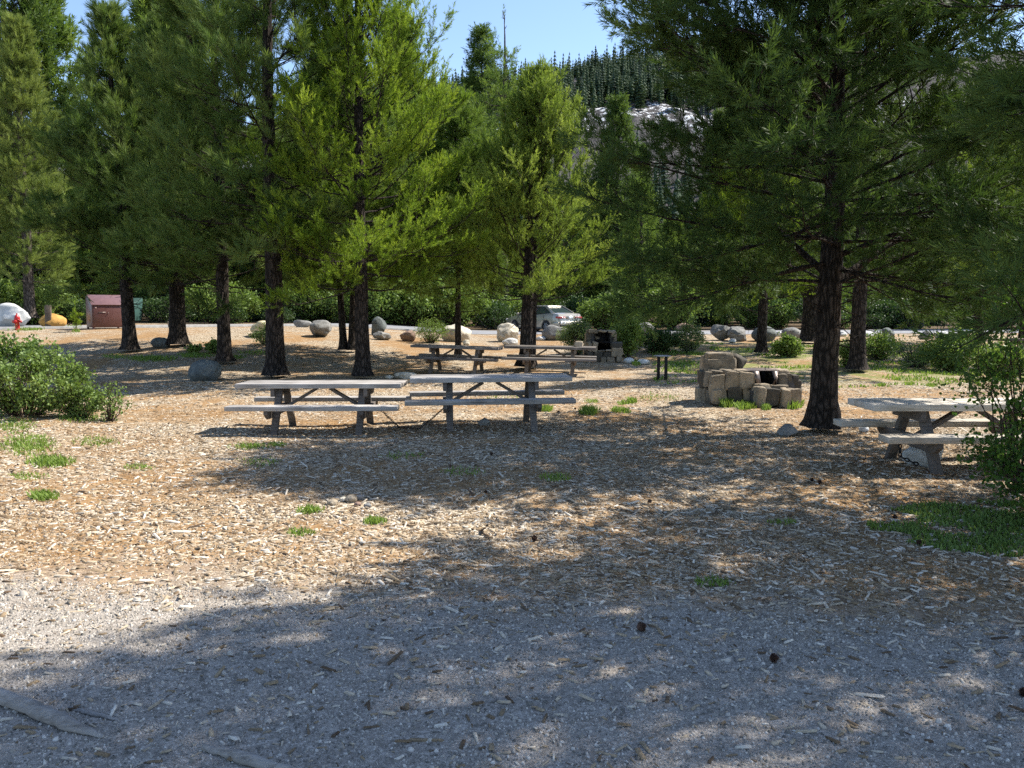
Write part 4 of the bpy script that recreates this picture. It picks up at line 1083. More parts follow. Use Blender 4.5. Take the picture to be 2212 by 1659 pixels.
# ------------------------------------------------------------------ pines of the picnic ground
def B(u, v, y=None):
    p = at(u, v)
    return p
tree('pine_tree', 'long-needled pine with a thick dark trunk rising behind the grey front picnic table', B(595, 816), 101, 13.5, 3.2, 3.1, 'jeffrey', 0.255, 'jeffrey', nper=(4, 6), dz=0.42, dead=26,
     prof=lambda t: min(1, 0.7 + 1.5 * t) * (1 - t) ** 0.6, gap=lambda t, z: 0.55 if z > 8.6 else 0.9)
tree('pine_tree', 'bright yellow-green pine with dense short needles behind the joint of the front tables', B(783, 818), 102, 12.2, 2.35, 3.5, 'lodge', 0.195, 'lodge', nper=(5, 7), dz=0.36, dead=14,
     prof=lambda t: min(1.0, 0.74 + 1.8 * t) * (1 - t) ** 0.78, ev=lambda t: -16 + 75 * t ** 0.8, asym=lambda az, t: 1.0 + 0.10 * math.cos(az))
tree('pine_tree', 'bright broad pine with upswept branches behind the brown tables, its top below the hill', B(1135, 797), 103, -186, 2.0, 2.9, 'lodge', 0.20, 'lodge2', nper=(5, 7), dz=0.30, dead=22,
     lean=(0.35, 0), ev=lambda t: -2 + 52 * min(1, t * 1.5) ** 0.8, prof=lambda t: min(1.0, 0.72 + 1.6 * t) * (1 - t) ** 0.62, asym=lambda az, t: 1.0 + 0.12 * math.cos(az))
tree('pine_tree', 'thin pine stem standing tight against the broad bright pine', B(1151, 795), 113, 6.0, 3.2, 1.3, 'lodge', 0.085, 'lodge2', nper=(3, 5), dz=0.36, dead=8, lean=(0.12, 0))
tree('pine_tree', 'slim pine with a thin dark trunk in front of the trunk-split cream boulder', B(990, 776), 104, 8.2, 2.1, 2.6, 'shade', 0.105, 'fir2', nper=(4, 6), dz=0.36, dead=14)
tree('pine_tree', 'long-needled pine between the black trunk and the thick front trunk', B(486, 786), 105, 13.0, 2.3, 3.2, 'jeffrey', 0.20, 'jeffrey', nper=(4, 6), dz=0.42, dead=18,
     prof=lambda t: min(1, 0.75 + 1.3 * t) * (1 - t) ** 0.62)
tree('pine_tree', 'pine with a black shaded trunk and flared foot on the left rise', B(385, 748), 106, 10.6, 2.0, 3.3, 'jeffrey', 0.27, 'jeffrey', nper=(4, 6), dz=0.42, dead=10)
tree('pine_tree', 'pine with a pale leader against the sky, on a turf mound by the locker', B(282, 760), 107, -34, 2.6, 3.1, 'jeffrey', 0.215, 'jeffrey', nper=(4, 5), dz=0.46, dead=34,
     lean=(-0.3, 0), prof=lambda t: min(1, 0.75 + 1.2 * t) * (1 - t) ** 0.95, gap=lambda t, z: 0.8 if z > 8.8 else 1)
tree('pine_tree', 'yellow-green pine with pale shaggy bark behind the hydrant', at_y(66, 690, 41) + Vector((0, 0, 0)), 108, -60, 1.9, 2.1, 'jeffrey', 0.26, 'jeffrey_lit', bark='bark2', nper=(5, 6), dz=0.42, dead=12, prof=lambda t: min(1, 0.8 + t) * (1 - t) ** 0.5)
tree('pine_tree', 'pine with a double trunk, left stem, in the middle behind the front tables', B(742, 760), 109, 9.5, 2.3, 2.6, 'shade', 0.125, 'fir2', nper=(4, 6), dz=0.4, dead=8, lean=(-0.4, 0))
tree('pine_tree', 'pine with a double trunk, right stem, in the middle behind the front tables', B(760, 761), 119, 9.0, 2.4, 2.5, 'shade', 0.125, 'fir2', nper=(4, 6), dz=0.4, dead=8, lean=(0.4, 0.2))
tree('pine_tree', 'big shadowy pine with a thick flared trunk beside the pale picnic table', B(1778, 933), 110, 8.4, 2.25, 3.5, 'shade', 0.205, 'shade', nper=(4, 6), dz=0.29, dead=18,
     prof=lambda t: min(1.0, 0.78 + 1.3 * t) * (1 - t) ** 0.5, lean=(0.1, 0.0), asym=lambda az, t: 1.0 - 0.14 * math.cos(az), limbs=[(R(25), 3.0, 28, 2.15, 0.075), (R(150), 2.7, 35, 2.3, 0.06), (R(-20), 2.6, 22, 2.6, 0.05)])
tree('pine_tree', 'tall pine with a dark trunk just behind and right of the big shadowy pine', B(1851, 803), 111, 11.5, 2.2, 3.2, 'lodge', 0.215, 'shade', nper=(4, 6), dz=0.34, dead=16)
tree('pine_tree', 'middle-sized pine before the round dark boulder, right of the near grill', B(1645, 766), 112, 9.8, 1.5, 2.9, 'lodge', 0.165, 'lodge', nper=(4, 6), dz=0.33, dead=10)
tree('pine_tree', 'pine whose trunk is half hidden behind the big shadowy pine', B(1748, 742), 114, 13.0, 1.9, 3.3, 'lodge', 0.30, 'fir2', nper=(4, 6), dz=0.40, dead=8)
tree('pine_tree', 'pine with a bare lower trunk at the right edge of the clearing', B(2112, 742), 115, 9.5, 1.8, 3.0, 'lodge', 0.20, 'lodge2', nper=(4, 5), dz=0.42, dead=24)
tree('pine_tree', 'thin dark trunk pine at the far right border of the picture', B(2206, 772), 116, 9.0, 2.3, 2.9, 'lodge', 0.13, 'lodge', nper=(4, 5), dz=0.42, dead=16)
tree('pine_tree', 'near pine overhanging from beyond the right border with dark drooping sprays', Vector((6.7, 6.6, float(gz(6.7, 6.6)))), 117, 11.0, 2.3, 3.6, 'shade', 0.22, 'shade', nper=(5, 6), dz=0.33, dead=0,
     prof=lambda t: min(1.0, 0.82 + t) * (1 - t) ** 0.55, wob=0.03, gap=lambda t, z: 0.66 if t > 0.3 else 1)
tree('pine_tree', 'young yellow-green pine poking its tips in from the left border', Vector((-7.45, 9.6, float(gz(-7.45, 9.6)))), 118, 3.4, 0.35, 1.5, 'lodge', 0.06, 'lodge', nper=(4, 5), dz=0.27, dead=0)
tree('pine_sapling', 'knee-high bright pine sapling with a pale stem left of the locker', B(165, 716), 120, 0.80, 0.34, 0.24, 'sapling', 0.022, 'lodge', bark='bark2', nper=(3, 4), dz=0.16, dead=0, cat='sapling', wob=0.01, rings=8, sides=8)

# ------------------------------------------------------------------ forest beyond the road
def forest():
    rng = np.random.default_rng(21)
    protos = []
    for k, (sp, mat, H, Rd, nl) in enumerate([('far', 'fir', 16, 3.6, 1.0), ('far', 'fir2', 13, 3.2, 1.0), ('farpine', 'fir', 17, 4.0, 1.0), ('far', 'fir', 20, 4.0, 1.0), ('farpine', 'fir2', 14, 3.8, 1.0)]):
        g, nd = conifer(300 + k, H, 1.1, Rd, sp, 0.24, nper=(5, 7), dz=0.46, dead=6, rings=12, sides=10, prof=lambda t: (1 - t) ** 0.9 * min(1, 0.7 + 3 * t))
        r = thing('forest_conifer', 'x', 'conifer'); t = g.obj('trunk', M['bark2' if k % 2 else 'bark'], r, smooth=True); c = nd.obj('crown', M[mat], r)
        protos.append((r, [(t, []), (c, [])], H))
    used = set()
    def put(kind, u, Y, H, label, grp):
        r, ch, H0 = protos[kind]
        x = (u - CU) / FPX * Y
        loc = Vector((x, Y, float(gz(x, Y)) - 0.05)); s = H / H0
        sc = (s * rng.uniform(0.85, 1.2),) * 2 + (s,)
        if kind not in used:
            used.add(kind); r.location = loc; r.scale = sc; r['label'] = label; r['group'] = grp
        else: dup(r, ch, loc, rng.uniform(0, 6.28), sc, label, grp)
    G = 'conifers of the woods beyond the road'
    # single ones that stand out
    put(3, 1042, 62, 21.5, 'black tall fir beside the dead-topped pine, before the mountain', G)
    put(1, 1382, 56, 9.8, 'pale feathery young fir in front of the dark woods, right of the bright pines', G)
    put(1, 1440, 60, 7.5, 'second pale young fir, lower, right of the feathery one', G)
    put(0, 1330, 66, 17.5, 'slender dark fir just right of the broad bright pine, below the cliff', G)
    put(4, 352, 58, 22.5, 'yellowish spire conifer rising against the sky between the left pines', G)
    put(2, 45, 57, 28, 'huge old pine with a dark trunk at the upper left border', G)
    put(2, -60, 60, 27, 'huge old pine at the left border', G)
    put(4, 130, 60, 24, 'tall pine of the left woods right beside the huge old one', G)
    n = 0; tries = 0
    placed = []
    while n < 100 and tries < 6000:
        tries += 1
        Y = rng.uniform(54, 108); lim = 0.66 * Y + 10
        x = rng.uniform(-lim, lim); u = CU + FPX * x / Y
        if any((x - a) ** 2 + (Y - b) ** 2 < 2.8 ** 2 for a, b in placed): continue
        if Y < float(road_edge(x)) + 10: continue
        hmax = 0.40 * Y
        if 150 < u < 400: hmax = 1.0 + 0.235 * Y
        elif 930 < u < 1530: hmax = 1.0 + (0.165 + 0.05 * math.sin(u * 0.02)) * Y
        elif u >= 1530: hmax = 1.0 + 0.30 * Y
        elif 540 < u < 700: hmax = 1.0 + 0.28 * Y
        H = min(rng.uniform(13, 24), hmax * rng.uniform(0.75, 1.05))
        if H < 6: continue
        placed.append((x, Y)); n += 1
        k = int(rng.integers(5))
        put(k, u, Y, H, 'one of the crowded conifers making up the woods beyond the road', G)
    # dead-topped pine before the mountain
    root = thing('pine_snag', 'dead-topped pine with bare grey spike beside the black fir', 'pine tree', at_y(1090, 700, 58)); root.location.z = 0.7
    sp_ = 'farpine'
    g, nd = conifer(333, 21.3, 8.5, 1.9, sp_, 0.3, nper=(2, 4), dz=0.6, dead=0, rings=14, sides=10, gap=lambda t, z: 0.0 if z > 18 else 0.75, prof=lambda t: 1.0 - 0.4 * t, asym=lambda az, t: 0.9 - 0.35 * math.cos(az))
    for k in range(26):
        z = rng.uniform(13.5, 21); a = rng.uniform(0, 6.28); l = rng.uniform(0.4, 1.6) * (1.1 - (z - 13.5) / 9)
        g.tube([(0, 0, z), (l * 0.6 * math.cos(a), l * 0.6 * math.sin(a), z + 0.05), (l * math.cos(a), l * math.sin(a), z + rng.uniform(0, 0.5))], [0.035, 0.025, 0.008], 4, cap=False)
    g.obj('trunk', M['bark2'], root, smooth=True); nd.obj('crown', M['fir2'], root)
forest()
# ------------------------------------------------------------------ shrubs
def leaf_mat(name, dark, mid, lit, trans=0.3, rough=0.5, spec=0.22):
    return needle_mat(name, dark, mid, lit, trans, rough, spec, brown=(0.12, 0.06, 0.03))
M['manzanita'] = leaf_mat('manzanita_leaves', (0.07, 0.115, 0.03), (0.155, 0.23, 0.058), (0.28, 0.35, 0.12), 0.3, 0.45, 0.3)
M['currant'] = leaf_mat('currant_leaves', (0.025, 0.055, 0.012), (0.065, 0.125, 0.022), (0.14, 0.24, 0.04), 0.4)
M['willow'] = leaf_mat('willow_leaves', (0.09, 0.13, 0.05), (0.17, 0.23, 0.085), (0.27, 0.33, 0.14), 0.3)
M['darkleaf'] = leaf_mat('dark_shrub_leaves', (0.02, 0.042, 0.014), (0.045, 0.085, 0.025), (0.09, 0.14, 0.045), 0.25)
M['scrub'] = leaf_mat('scrub_leaves', (0.07, 0.12, 0.025), (0.15, 0.22, 0.05), (0.25, 0.33, 0.09), 0.32)
M['twig'] = bark_mat('shrub_twig', (0.11, 0.075, 0.055), (0.22, 0.17, 0.14), 4.0)
M['twig_grey'] = bark_mat('grey_shrub_twig', (0.16, 0.15, 0.14), (0.34, 0.33, 0.31), 4.0)

def leaves_geo(rng, P, D, n_per, spread, size, ratio=0.6, along=0.0, tint=0.5, tj=0.15):
    """leaf blades scattered round shoot tips P"""
    n = len(P) * n_per; i = np.repeat(np.arange(len(P)), n_per)
    c = P[i] + rng.normal(0, spread, (n, 3)) - D[i] * (rng.random((n, 1)) * along)
    d = rng.standard_normal((n, 3)) + D[i] * 0.9; d /= np.linalg.norm(d, axis=1, keepdims=True)
    w = np.cross(d, rng.standard_normal((n, 3))); w /= np.linalg.norm(w, axis=1, keepdims=True) + 1e-9
    nn = np.cross(d, w)
    s = size * rng.uniform(0.6, 1.25, (n, 1))
    a = c; b1 = c + d * s * 0.35 + w * s * ratio * 0.5 + nn * s * 0.06; b2 = c + d * s * 0.35 - w * s * ratio * 0.5 + nn * s * 0.06
    e1 = c + d * s * 0.75 + w * s * ratio * 0.4; e2 = c + d * s * 0.75 - w * s * ratio * 0.4; t = c + d * s
    v = np.stack([a, b1, e1, t, e2, b2], 1).reshape(-1, 3)
    f0 = np.arange(n)[:, None] * 6
    g = Geo(); g.add(v, np.concatenate([f0 + np.array([[0, 1, 2, 3]]), f0 + np.array([[0, 3, 4, 5]])]), np.repeat(np.clip(tint + rng.normal(0, tj, len(P))[i], 0, 1), 6))
    return g

def shrub(name, label, base, w, d, h, seed, mat, nst=26, leaf=0.035, n_per=9, ratio=0.65, spread=0.05, twig='twig', group='shrubs', cat='shrub', upright=0.5, levels=3, along=0.12, thick=0.012, density=1.0):
    rng = np.random.default_rng(seed)
    root = thing(name, label, cat, base, 0.0, group)
    g = Geo(); P = []; D = []
    for k in range(nst):
        a = rng.uniform(0, 2 * PI); q = math.sqrt(rng.random())
        tip = np.array([math.cos(a) * q * w / 2, math.sin(a) * q * d / 2, h * (1 - (1 - upright) * q * q) * rng.uniform(0.55, 1.02)])
        b0 = np.array([math.cos(a) * q * w * 0.10, math.sin(a) * q * d * 0.10, -0.03])
        m1 = b0 * 0.4 + tip * 0.6 + rng.normal(0, 0.04 * h, 3) + np.array([0, 0, 0.06 * h]); m1[2] = max(m1[2], 0.03)
        pts = np.array([b0, (b0 + m1) / 2 + rng.normal(0, 0.02, 3), m1, tip])
        g.tube(pts, np.array([thick, thick * 0.75, thick * 0.5, thick * 0.2]), 5, cap=False)
        for q2 in range(int(levels * 3 * density)):
            s = rng.uniform(0.35, 1.0)
            p = m1 * (1 - s) + tip * s if s > 0.5 else b0 * (1 - s) + m1 * s
            dd = (tip - b0); dd = dd / np.linalg.norm(dd) * 0.6 + rng.standard_normal(3) * 0.5 + np.array([0, 0, 0.35]); dd /= np.linalg.norm(dd)
            l = 0.16 * h * rng.uniform(0.5, 1.4)
            g.tube([p, p + dd * l], [thick * 0.3, thick * 0.12], 3, cap=False)
            e = p + dd * l
            if e[2] > 0.02: P.append(e); D.append(dd)
        P.append(tip); D.append((tip - m1) / np.linalg.norm(tip - m1))
    g.obj('stems', M[twig], root)
    leaves_geo(rng, np.array(P), np.array(D), n_per, spread, leaf, ratio, along).obj('foliage', M[mat], root)
    return root
def shrub_px(name, label, u0, u1, v0, v1, seed, mat, depth=0.9, **kw):
    p = at((u0 + u1) / 2, v1); s = p.y / FPX
    w = (u1 - u0) * s; h = (v1 - v0) * s
    b = Vector((p.x, p.y + w * depth * 0.3, 0)); b.z = float(gz(b.x, b.y))
    return shrub(name, label, b, w, w * depth, h, seed, mat, **kw)

p = at(60, 908)
shrub('shrub', 'rounded manzanita-like shrub with glossy leaves at the left border', Vector((p.x - 0.35, p.y + 0.55, float(gz(p.x, p.y)))), 2.0, 1.7, 1.28, 201, 'manzanita', nst=60, leaf=0.050, n_per=15, ratio=0.8, spread=0.055, levels=4)
p = at(148, 908)
shrub('shrub', 'lower lobe of glossy-leaved shrub right of the rounded one', Vector((p.x, p.y + 0.3, float(gz(p.x, p.y)))), 0.78, 0.7, 0.62, 202, 'manzanita', nst=26, leaf=0.040, n_per=15, ratio=0.8, spread=0.045, levels=3)
shrub('bush', 'dark green small-leaved bush at the right border covering the end of the pale table', Vector((4.86, 6.85, float(gz(4.86, 6.85)))), 1.7, 1.5, 1.5, 203, 'currant', nst=60, leaf=0.036, n_per=15, ratio=0.85, spread=0.055, levels=4, upright=0.25)
shrub('bush', 'upright sprays of small dark leaves rising behind the right border bush', Vector((4.95, 7.9, float(gz(4.95, 7.9)))), 1.3, 0.9, 2.0, 204, 'currant', nst=16, leaf=0.036, n_per=11, ratio=0.85, spread=0.06, levels=4, upright=0.7)
shrub_px('shrub', 'pale willowy shrub between the grey boulder and the far grill', 1214, 1282, 696, 768, 205, 'willow', nst=40, leaf=0.09, n_per=12, ratio=0.28, spread=0.09, twig='twig_grey')
shrub_px('shrub', 'leafy green shrub right behind the far stone grill', 1322, 1385, 690, 772, 206, 'scrub', nst=50, leaf=0.07, n_per=14, ratio=0.65, spread=0.10)
shrub_px('shrub', 'dark green mounded shrub in the middle of the clearing edge', 1378, 1470, 712, 764, 207, 'darkleaf', nst=60, leaf=0.06, n_per=14, ratio=0.5, spread=0.09)
shrub_px('shrub', 'grey-stemmed light green shrub right of the dark mounded one', 1458, 1524, 700, 764, 208, 'willow', nst=46, leaf=0.075, n_per=8, ratio=0.3, spread=0.07, twig='twig_grey')
shrub_px('shrub', 'single round sunlit shrub between the two middle right trunks', 1678, 1732, 731, 772, 209, 'scrub', nst=36, leaf=0.065, n_per=11, ratio=0.8, spread=0.07)
shrub_px('shrub', 'yellow-green scrub just right of the tall dark trunk', 1818, 1850, 728, 796, 210, 'scrub', nst=26, leaf=0.06, n_per=8, ratio=0.6, spread=0.08)
shrub_px('shrub', 'sunlit scrub left of the bare grey twigs', 1862, 1960, 722, 780, 211, 'scrub', nst=44, leaf=0.065, n_per=9, ratio=0.7, spread=0.09, twig='twig_grey')
shrub_px('shrub', 'bare grey-twigged shrub with few leaves on the right', 1940, 2040, 736, 796, 212, 'willow', nst=44, leaf=0.05, n_per=3, ratio=0.6, spread=0.07, twig='twig_grey', thick=0.02)
shrub_px('shrub', 'thick bright green shrub before the right-hand woods', 2015, 2130, 722, 806, 213, 'scrub', nst=60, leaf=0.07, n_per=11, ratio=0.7, spread=0.11)
shrub_px('shrub', 'bright leafy shrub at the right border behind the bush', 2130, 2225, 738, 822, 214, 'scrub', nst=44, leaf=0.07, n_per=10, ratio=0.7, spread=0.10)
shrub_px('shrub', 'sparse leafy sprig in front of the pale yellow boulder', 538, 596, 706, 746, 215, 'willow', nst=18, leaf=0.07, n_per=6, ratio=0.8, spread=0.06)
shrub_px('shrub', 'thin green shrub left of the trunk-hidden cream boulder', 892, 962, 690, 742, 216, 'scrub', nst=34, leaf=0.06, n_per=7, ratio=0.4, spread=0.09)
shrub_px('plant', 'little leafy plant on the rise left of the grey-brown trunk', 438, 482, 738, 764, 217, 'scrub', nst=14, leaf=0.07, n_per=6, ratio=0.8, spread=0.04, cat='plant', group='small green plants')
shrub_px('plant', 'low leafy seedling right of the shaded turf on the left rise', 402, 434, 746, 764, 218, 'scrub', nst=10, leaf=0.07, n_per=6, ratio=0.8, spread=0.04, cat='plant', group='small green plants')
shrub_px('shrub', 'spindly leafy sprig in tree shade right of the left border shrub', 190, 262, 828, 912, 219, 'manzanita', nst=14, leaf=0.045, n_per=4, ratio=0.7, spread=0.07)
# undergrowth across the road
rng_ = np.random.default_rng(5)
ug = shrub('undergrowth_shrub', 'grey twiggy shrub of the undergrowth along the far side of the road', Vector((-20.5, 49, 1.0)), 3.4, 2.2, 1.5, 220, 'darkleaf', nst=50, leaf=0.13, n_per=8, ratio=0.5, spread=0.16, twig='twig_grey', group='undergrowth shrubs across the road', thick=0.03)
ugk = [(c, []) for c in kids(ug)]
ug2 = shrub('undergrowth_shrub', 'leafy green shrub of the undergrowth along the far side of the road', Vector((5.6, 51.0, 0.6)), 3.0, 2.0, 1.9, 221, 'scrub', nst=50, leaf=0.14, n_per=9, ratio=0.5, spread=0.17, group='leafy shrubs across the road', thick=0.02)
ugk2 = [(c, []) for c in kids(ug2)]
for k in range(64):
    u = rng_.uniform(-40, 2260); Y = 48.0; x = (u - CU) / FPX * Y; Y = float(road_edge(x)) + 8.6 + rng_.gamma(1.3, 3.0); x = (u - CU) / FPX * Y
    if 1085 < u < 1290: Y = 56; x = (u - CU) / FPX * Y
    s = rng_.uniform(0.6, 1.5); loc = Vector((x, Y, float(gz(x, Y))))
    if k % 2: dup(ug, ugk, loc, rng_.uniform(0, 6), s)
    else: dup(ug2, ugk2, loc, rng_.uniform(0, 6), s)

# ------------------------------------------------------------------ grass
M['grass'] = needle_mat('grass_blades', (0.08, 0.13, 0.02), (0.17, 0.26, 0.045), (0.30, 0.37, 0.10), 0.35, 0.5, 0.3, brown=(0.3, 0.24, 0.11))
def grass():
    rng = np.random.default_rng(31); g = Geo()
    patches = [(60, 962, 70, 26, 900, .06), (110, 1000, 60, 14, 600, .07), (95, 1075, 34, 10, 320, .07), (205, 955, 60, 14, 260, .05), (300, 1010, 40, 8, 160, .04), (30, 920, 60, 20, 500, .05), (170, 905, 60, 10, 240, .07), (60, 1030, 50, 10, 160, .04),
               (540, 966, 50, 8, 260, .05), (600, 962, 24, 5, 160, .05), (670, 1105, 34, 9, 260, .05), (650, 1152, 40, 9, 160, .04), (808, 1128, 32, 8, 180, .05), (560, 1000, 60, 12, 120, .04),
               (1180, 886, 17, 5, 240, .09), (1272, 892, 22, 7, 420, .11), (1335, 888, 16, 5, 200, .08), (1352, 890, 12, 4, 80, .07),
               (1365, 868, 12, 5, 200, .09), (1568, 874, 18, 8, 520, .16), (1610, 880, 26, 7, 420, .12), (1655, 884, 14, 4, 120, .10), (1725, 878, 10, 6, 140, .14), (1712, 882, 14, 4, 120, .16), (1345, 872, 14, 4, 100, .07), (1280, 868, 20, 5, 90, .06),
               (1950, 878, 30, 6, 160, .05), (1905, 832, 12, 4, 180, .05), (1965, 829, 14, 4, 150, .05), (2010, 833, 16, 4, 190, .05), (1415, 762, 20, 3, 100, .06), (1500, 765, 24, 4, 200, .07), (1455, 785, 60, 6, 300, .05), (1375, 786, 12, 5, 300, .10),
               (330, 775, 60, 8, 700, .07), (420, 768, 50, 6, 500, .07), (560, 762, 60, 6, 300, .06), (500, 772, 40, 5, 260, .06), (250, 770, 40, 6, 200, .06), (1100, 860, 80, 14, 130, .05), (1420, 860, 60, 12, 160, .05), (1200, 1033, 40, 10, 140, .05), (1000, 1020, 60, 12, 120, .04), (870, 985, 60, 10, 120, .04),
               (60, 712, 40, 3, 300, .10), (165, 716, 12, 3, 60, .10), (160, 705, 20, 2, 60, .08), (1540, 1260, 50, 12, 120, .04), (1690, 1130, 40, 8, 80, .04)]
    for (u, v, ru, rv, n, h) in patches:
        for _ in range(n):
            a = rng.uniform(0, 2 * PI); q = math.sqrt(rng.random()) * rng.uniform(0.5, 1.05)
            p = at(u + ru * q * math.cos(a), v + rv * q * math.sin(a)); g.t_ = 0
            blade(g, rng, p, h)
    # turf of the right-hand clearing, and the low green ground cover at the right border
    xs = rng.uniform(3.6, 18, 26000); ys = rng.uniform(19.5, 32, 26000)
    for x, y in zip(xs, ys):
        q = noise.noise(Vector((x * 0.5, y * 0.8, 3.0))) + 0.5 * noise.noise(Vector((x * 1.7, y * 1.9, 9.0)))
        if q < 0.16 or abs((x) / y) > 0.66 or x / y < 0.17: continue
        blade(g, rng, Vector((x, y, float(gz(x, y)))), 0.06 + 0.05 * max(0, q), 1.6)
    o = g.obj('grass', M['grass']); tag(o, 'thin tufts of green grass in the wood chips', 'grass', kind='stuff')
    g = Geo()
    for _ in range(10000):
        a = rng.uniform(0, 2 * PI); q = math.sqrt(rng.random())
        x = 4.25 + 1.3 * q * math.cos(a); y = 6.65 + 0.85 * q * math.sin(a)
        if noise.noise(Vector((x * 2.2, y * 2.2, 0))) + 0.5 * (1 - q) < -0.05: continue
        blade(g, rng, Vector((x, y, float(gz(x, y)))), 0.05, 1.5)
    o = g.obj('ground_cover', M['scrub']); tag(o, 'low green ground cover under the right border bush', 'ground cover', kind='stuff')
def blade(g, rng, p, h, wk=1.0):
    hh = h * rng.uniform(0.45, 1.25); a = rng.uniform(0, 2 * PI); ln = rng.uniform(0.1, 0.8) * hh
    w = (0.0035 + 0.0004 * p.y) * wk; ca, sa = math.cos(a), math.sin(a)
    px, py, pz = p.x, p.y, p.z - 0.005; wx, wy = -sa * w, ca * w
    GB.append((px + wx, py + wy, pz)); GB.append((px - wx, py - wy, pz))
    GB.append((px + ca * ln * 0.35 - wx * .8, py + sa * ln * 0.35 - wy * .8, pz + hh * 0.6)); GB.append((px + ca * ln, py + sa * ln, pz + hh))
    if len(GB) > 3000: flush(g, rng)
GB = []
def flush(g, rng):
    if not GB: return
    v = np.array(GB); n = len(v) // 4; GB.clear()
    g.add(v, np.arange(n * 4).reshape(-1, 4)[:, [0, 1, 2, 3]], np.repeat(rng.uniform(0.15, 0.9, n), 4))
_o = Geo.obj
def _obj(s, *a, **k):
    if GB: flush(s, np.random.default_rng(1))
    return _o(s, *a, **k)
Geo.obj = _obj
grass()

# ------------------------------------------------------------------ wood chips, straw and gravel lying loose
def litter():
    rng = np.random.default_rng(77)
    def sample(n, y0, y1, pad=0.72):
        y = np.sqrt(rng.uniform(y0 ** 2, y1 ** 2, n)); x = rng.uniform(-pad, pad, n) * y
        return x, y
    def gedge(x, y): return y + 0.13 * x
    def slabs(x, y, ln, wd, th, tilt, g):
        n = len(x); a = rng.uniform(0, PI, n); z = gz(x, y)
        d = np.stack([np.cos(a), np.sin(a), rng.normal(0, tilt, n)], 1); d /= np.linalg.norm(d, axis=1, keepdims=True)
        s = np.stack([-np.sin(a), np.cos(a), rng.normal(0, tilt, n)], 1); s /= np.linalg.norm(s, axis=1, keepdims=True)
        up = np.cross(d, s)
        c = np.stack([x, y, z + th * 0.5 + np.abs(d[:, 2]) * ln * 0.35], 1)
        k1 = rng.uniform(0.3, 1.0, n); k2 = rng.uniform(0.3, 1.0, n)
        def P(i, j, k): return c + d * (ln / 2 * i)[:, None] + s * (wd / 2 * j)[:, None] + up * (th / 2 * k)[:, None]
        pts = []
        for kz, q in ((-1, 1.0), (1, 0.85)):
            pts += [P(-1.0 * q, -0.5 * k1, kz), P(0.9 * q, -k2 * q, kz), P(1.0 * q, 0.4 * k2, kz), P(-0.85 * q, k1 * q, kz)]
        v = np.stack(pts, 1).reshape(-1, 3); f0 = np.arange(n)[:, None] * 8
        fs = np.array([[4, 5, 6, 7], [0, 1, 5, 4], [1, 2, 6, 5], [2, 3, 7, 6], [3, 0, 4, 7]])
        g.add(v, (f0[:, None, :] + fs[None]).reshape(-1, 4))
    m, nt, b = newmat('loose_wood_chips')
    geo = nt.nodes.new('ShaderNodeNewGeometry')
    r = ramp(nt, geo.outputs['Random Per Island'], [(0.0, (0.10, 0.065, 0.04)), (0.16, (0.21, 0.15, 0.09)), (0.4, (0.35, 0.265, 0.165)), (0.7, (0.52, 0.43, 0.31)), (1.0, (0.70, 0.64, 0.54))])
    n1 = N(nt, 'ShaderNodeTexNoise', Scale=90.0, Detail=3.0); L(nt, coords(nt), n1.inputs['Vector'])
    L(nt, mixc(nt, 1.0, r.outputs[0], ramp(nt, n1.outputs[0], [(0.3, (0.75, 0.72, 0.7)), (0.7, (1.1, 1.1, 1.1))]).outputs[0], 'MULTIPLY'), b.inputs['Base Color']); b.inputs['Roughness'].default_value = 0.85; b.inputs['Specular IOR Level'].default_value = 0.2
    g = Geo()
    for n, y0, y1, k in ((36000, 2.6, 7.5, 1.0), (46000, 7.0, 13.0, 1.1), (30000, 12.5, 21.0, 1.25)):
        x, y = sample(n, y0, y1)
        e = gedge(x, y) + rng.normal(0, 0.35, n)
        keep = rng.random(n) < np.where(e > 5.3, 1.0, np.where(e > 4.6, 0.42, 0.20))
        x, y = x[keep], y[keep]; n = len(x)
        ln = np.exp(rng.normal(math.log(0.029), 0.55, n)) * k; wd = ln * rng.uniform(0.2, 0.6, n); wd = np.minimum(wd, 0.03 * k)
        slabs(x, y, ln, wd, np.clip(wd * 0.3, 0.003, 0.009), 0.16, g)
    o = g.obj('wood_chips', m); tag(o, 'loose pale wood chips strewn over the ground', 'wood chips', kind='stuff')
    # orange pine straw
    m2 = needle_mat('dry_pine_straw', (0.16, 0.08, 0.03), (0.34, 0.185, 0.07), (0.50, 0.33, 0.16), 0.0, 0.8, 0.2)
    x, y = sample(90000, 3.2, 15.0); e = gedge(x, y)
    q = np.array([noise.noise(Vector((a * 0.6, b_ * 0.75, 1.7))) + 0.4 * noise.noise(Vector((a * 2.1, b_ * 2.6, 5.0))) for a, b_ in zip(x, y)])
    keep = (q > -0.02) & (e > 5.0) & (rng.random(len(x)) < 0.75); x, y = x[keep], y[keep]; n = len(x)
    a = rng.uniform(0, PI, n); ln = rng.uniform(0.05, 0.14, n); w = (0.0011 + 0.00022 * y); z = gz(x, y) + rng.uniform(0.002, 0.018, n)
    d = np.stack([np.cos(a), np.sin(a), rng.normal(0, 0.06, n)], 1); s = np.stack([-np.sin(a), np.cos(a), 0 * a], 1); c = np.stack([x, y, z], 1)
    bend = s * (rng.normal(0, 0.12, n) * ln)[:, None]
    v = np.stack([c - d * ln[:, None] / 2, c + bend + s * w[:, None], c + d * ln[:, None] / 2, c + bend - s * w[:, None]], 1).reshape(-1, 3)
